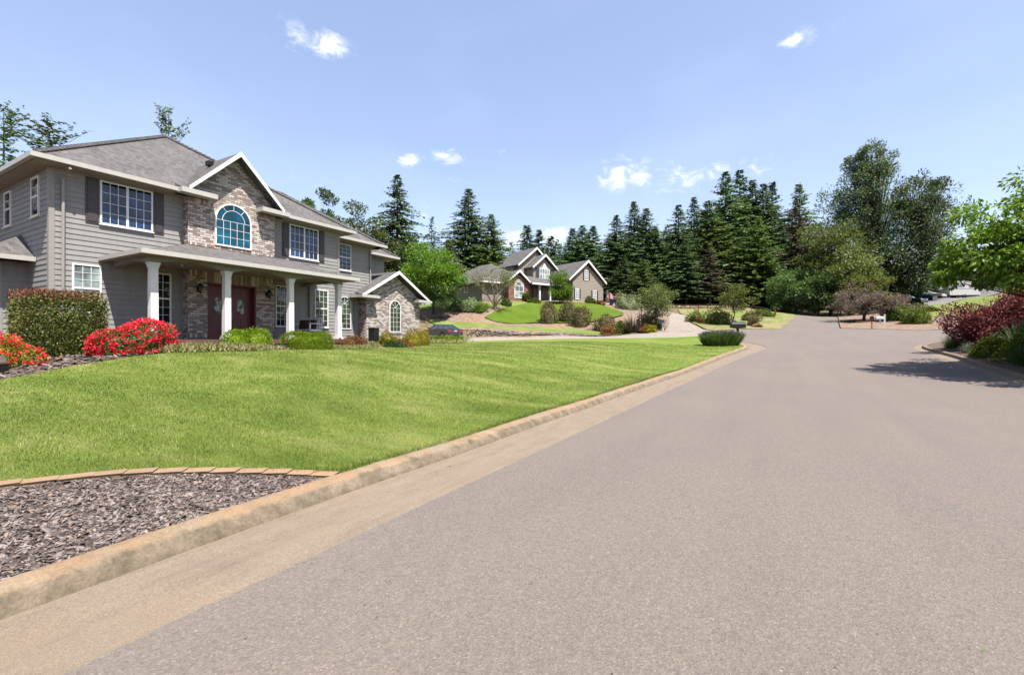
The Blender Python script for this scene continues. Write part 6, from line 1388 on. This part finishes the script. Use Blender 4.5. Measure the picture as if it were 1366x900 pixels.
# posts and logs
x, y, _ = P(1034, 421, 62); m = MB(); m.box(x - .1, x + .1, y - .1, y + .1, G(x, y) - .2, G(x, y) + .95); m.box(x - .14, x + .14, y - .14, y + .14, G(x, y) + .95, G(x, y) + 1.05); o = m.build('marker_post', M['wood']); tag(o, 'short red brown post beside the road end', 'post')
x, y, _ = P(1010, 439, 41.5); m = MB(); m.tube([(x - .4, y - .2, G(x, y) + .1), (x + .05, y + .05, G(x, y) + .22), (x + .4, y + .2, G(x, y) + .1)], [.12, .2, .1], 8); o = m.build('boulder', M['wood']); tag(o, 'low reddish boulder beside the black mailbox', 'boulder')
for i, (p, q_, lab) in enumerate(((P(1121, 428.5, 47.5), P(1141, 429, 47), 'dark landscape log under the brown weeping tree'),)):
    m = MB(); m.tube([(p[0], p[1], G(p[0], p[1]) + .15), (q_[0], q_[1], G(q_[0], q_[1]) + .15)], .11, 8); o = m.build('landscape_log', M['log']); tag(o, lab, 'log')
# flag on a short pole
def flag():
    loc = place(807.5, 407, 61); root = empty('flag_on_pole', loc, 0, 'american flag hanging from a slanted pole beside the garage gable', 'flag')
    zt = EYE - (386.5 - 450) / FPX * 61 - loc[2]; m = MB(); m.tube([(0, 0, 0), (.25, .12, zt)], .035, 6); m.build('pole', M['grey'], root)
    m_, nt, b = mat_new('flag_cloth', .8, .2); uv = nd(nt, 'ShaderNodeUVMap').outputs[0]; sp = nd(nt, 'ShaderNodeSeparateXYZ', {0: uv}); U, V_ = sp.outputs[0], sp.outputs[1]
    st = mth(nt, 'LESS_THAN', mth(nt, 'FRACT', mth(nt, 'MULTIPLY', V_, 6.5)), .5); c = mixc(nt, st, (.72, .68, .68), (.5, .03, .05)); can = mth(nt, 'MULTIPLY', mth(nt, 'LESS_THAN', U, .4), mth(nt, 'GREATER_THAN', V_, .46))
    vo = nd(nt, 'ShaderNodeTexVoronoi', {'Vector': uv, 'Scale': 16.}, feature='F1'); vo.inputs['Randomness'].default_value = .0
    c = mixc(nt, can, c, mixc(nt, mth(nt, 'LESS_THAN', vo.outputs['Distance'], .22), (.05, .07, .2), (.7, .7, .7))); nt.links.new(c, b.inputs['Base Color'])
    n1, n2 = 14, 8; vs = []; uvs = []
    for j in range(n2 + 1):
        for i in range(n1 + 1):
            u, v = i / n1, j / n2; vs.append((.23 + .75 * u + .03 * math.sin(9 * u + 2 * v), .11 + .3 * u + .09 * math.sin(8 * u + v), zt - .1 - (1 - v) * .95 - .75 * u * u - .15 * u)); uvs.append((u, v))
    fs = [(j * (n1 + 1) + i, j * (n1 + 1) + i + 1, (j + 1) * (n1 + 1) + i + 1, (j + 1) * (n1 + 1) + i) for j in range(n2) for i in range(n1)]
    me = bpy.data.meshes.new('flag'); me.from_pydata(vs, [], fs); ul = me.uv_layers.new(name='uv')
    for l in me.loops: ul.data[l.index].uv = uvs[l.vertex_index]
    me.materials.append(m_); o = bpy.data.objects.new('flag', me); COL.objects.link(o); o.parent = root; s = o.modifiers.new('thick', 'SOLIDIFY'); s.thickness = .006
flag()
# low timber wall and covered cart right of the garage
p, q_ = P(809, 401, 66), P(832, 402, 67); m = MB()
for k in range(3): m.tube([(p[0], p[1], G(p[0], p[1]) + .25 + .32 * k), (q_[0], q_[1], G(p[0], p[1]) + .22 + .32 * k)], .18, 6)
o = m.build('timber_wall', M['wood']); tag(o, 'low brown timber wall behind the flag', 'retaining wall')
x, y, z = place(819, 411, 60.5); root = empty('garden_cart', (x, y, z), .4, 'small dark blue garden cart beside the pale variegated bush', 'garden cart'); m = MB(); m.add([(-.55, -.3, .4), (.55, -.3, .4), (.55, .3, .4), (-.55, .3, .4), (-.7, -.4, .85), (.7, -.4, .85), (.7, .4, .85), (-.7, .4, .85)], [(0, 1, 5, 4), (1, 2, 6, 5), (2, 3, 7, 6), (3, 0, 4, 7), (3, 2, 1, 0), (4, 5, 6, 7)]); m.build('tray', simple('blue_plastic', (.02, .035, .09), .4, .5), root)
for s in (-.35, .35):
    for t in (-.34, .34): m = MB(); m.tube([(s, t - .04, .22), (s, t + .04, .22)], .22, 12); m.build('wheel', M['tyre'], root)
# far rail fence along the dirt bank
p, q_ = P(885, 413, 71), P(1050, 417.5, 71); root = empty('rail_fence', (p[0], p[1], G(p[0], p[1])), 0, 'low dark rail fence along the tan dirt bank', 'fence', world=True); n = 14; m = MB(); ps = []
for i in range(n + 1):
    f = i / n; xx = p[0] + (q_[0] - p[0]) * f; yy = p[1] + (q_[1] - p[1]) * f; zz = G(xx, yy); ps.append((xx, yy, zz + .45)); k = MB(); k.box(xx - .05, xx + .05, yy - .05, yy + .05, zz - .1, zz + .6); k.build('post', M['log'], root)
m.tube(ps, .06, 5); m.build('rail', M['log'], root)
# stones and dry creek beside the charcoal car
def stones():
    r = np.random.default_rng(33); B = []
    for px0, px1, a, b in ((622, 700, .25, .8), (700, 800, .4, .7)):
        for i in range(150):
            px = r.uniform(px0, px1); f = r.uniform(a, b); lo = np.interp(px, [560, 625, 700, 780], [452, 451.4, 450.4, 448.8]); hi = np.interp(px, [590, 620, 680, 750, 830], [437, 438, 440, 443, 446]); d0 = np.interp(px, [560, 625, 700, 780, 878], [48, 47, 46, 45, 43]); d1 = np.interp(px, [590, 620, 680, 750, 830], [50, 49.5, 48.5, 47, 45])
            B.append((px, lo + (hi - lo) * f, d0 + (d1 - d0) * f, r.uniform(.04, .15)))
    parts = []
    for px, py, d, s in B:
        x, y, _ = P(px, py, d); z = G(x, y); u, v = np.meshgrid(np.linspace(0, 2 * np.pi, 7, endpoint=False), np.linspace(-1.2, 1.4, 4)); u = u.ravel(); v = v.ravel(); V = np.stack([np.cos(u) * np.cos(v), np.sin(u) * np.cos(v), np.sin(v) * .6], 1) * (s * r.uniform(.75, 1.25, (28, 1))); i, j = np.meshgrid(np.arange(7), np.arange(3)); i = i.ravel(); j = j.ravel()
        parts.append((V + (x, y, z + s * .2), np.stack([j * 7 + i, j * 7 + (i + 1) % 7, (j + 1) * 7 + (i + 1) % 7, (j + 1) * 7 + i], 1)))
    V, F = join(parts); o = np_mesh('river_rock', V, F, M['stone']); tag(o, 'loose grey and brown rocks of the dry creek bed right of the charcoal car', 'rocks', kind='stuff')
stones()
for i, (px, py, d, s, lab) in enumerate(((590, 422, 53, .7, 'largest brown boulder below the bright maple'), (598, 422.5, 53, .5, 'smaller brown boulder right of the largest one'), (580, 423, 53, .55, 'boulder in the maple shade next to the wing'))):
    x, y, z = place(px, py, d); V, F = bush_arrays(s, s * .8, s * .6, 4, .01, 400 + i, amp=.25); o = np_mesh('boulder', V, F, M['stone'], smooth=False); o.location = (x, y, z); tag(o, lab, 'boulder')
# litter on the road: a leaf and twigs
for i, (px, py, mat, L_, lab) in enumerate(((597, 622, 'yellowgreen', .05, 'yellow green fallen leaf in the gutter'), (637, 731, 'pale', .04, 'pale twig on the asphalt below the kerb bend'), (1308, 872, 'pale', .05, 'white scrap on the asphalt at the lower right'))):
    x, y, _ = P(px, py, 1.495 / ((py - 450) / FPX)); V, F = leaf_quads(np.array([[0, 0, .002]]), np.array([[.8, .6, .12]]), L_, L_ * .45); o = np_mesh('fallen_leaf', V, F, L[mat]); o.location = (x, y, G(x, y) + .008); tag(o, lab, 'leaf')

for _m in list(bpy.data.materials):
    if _m.name not in _early: scale_albedo(_m)
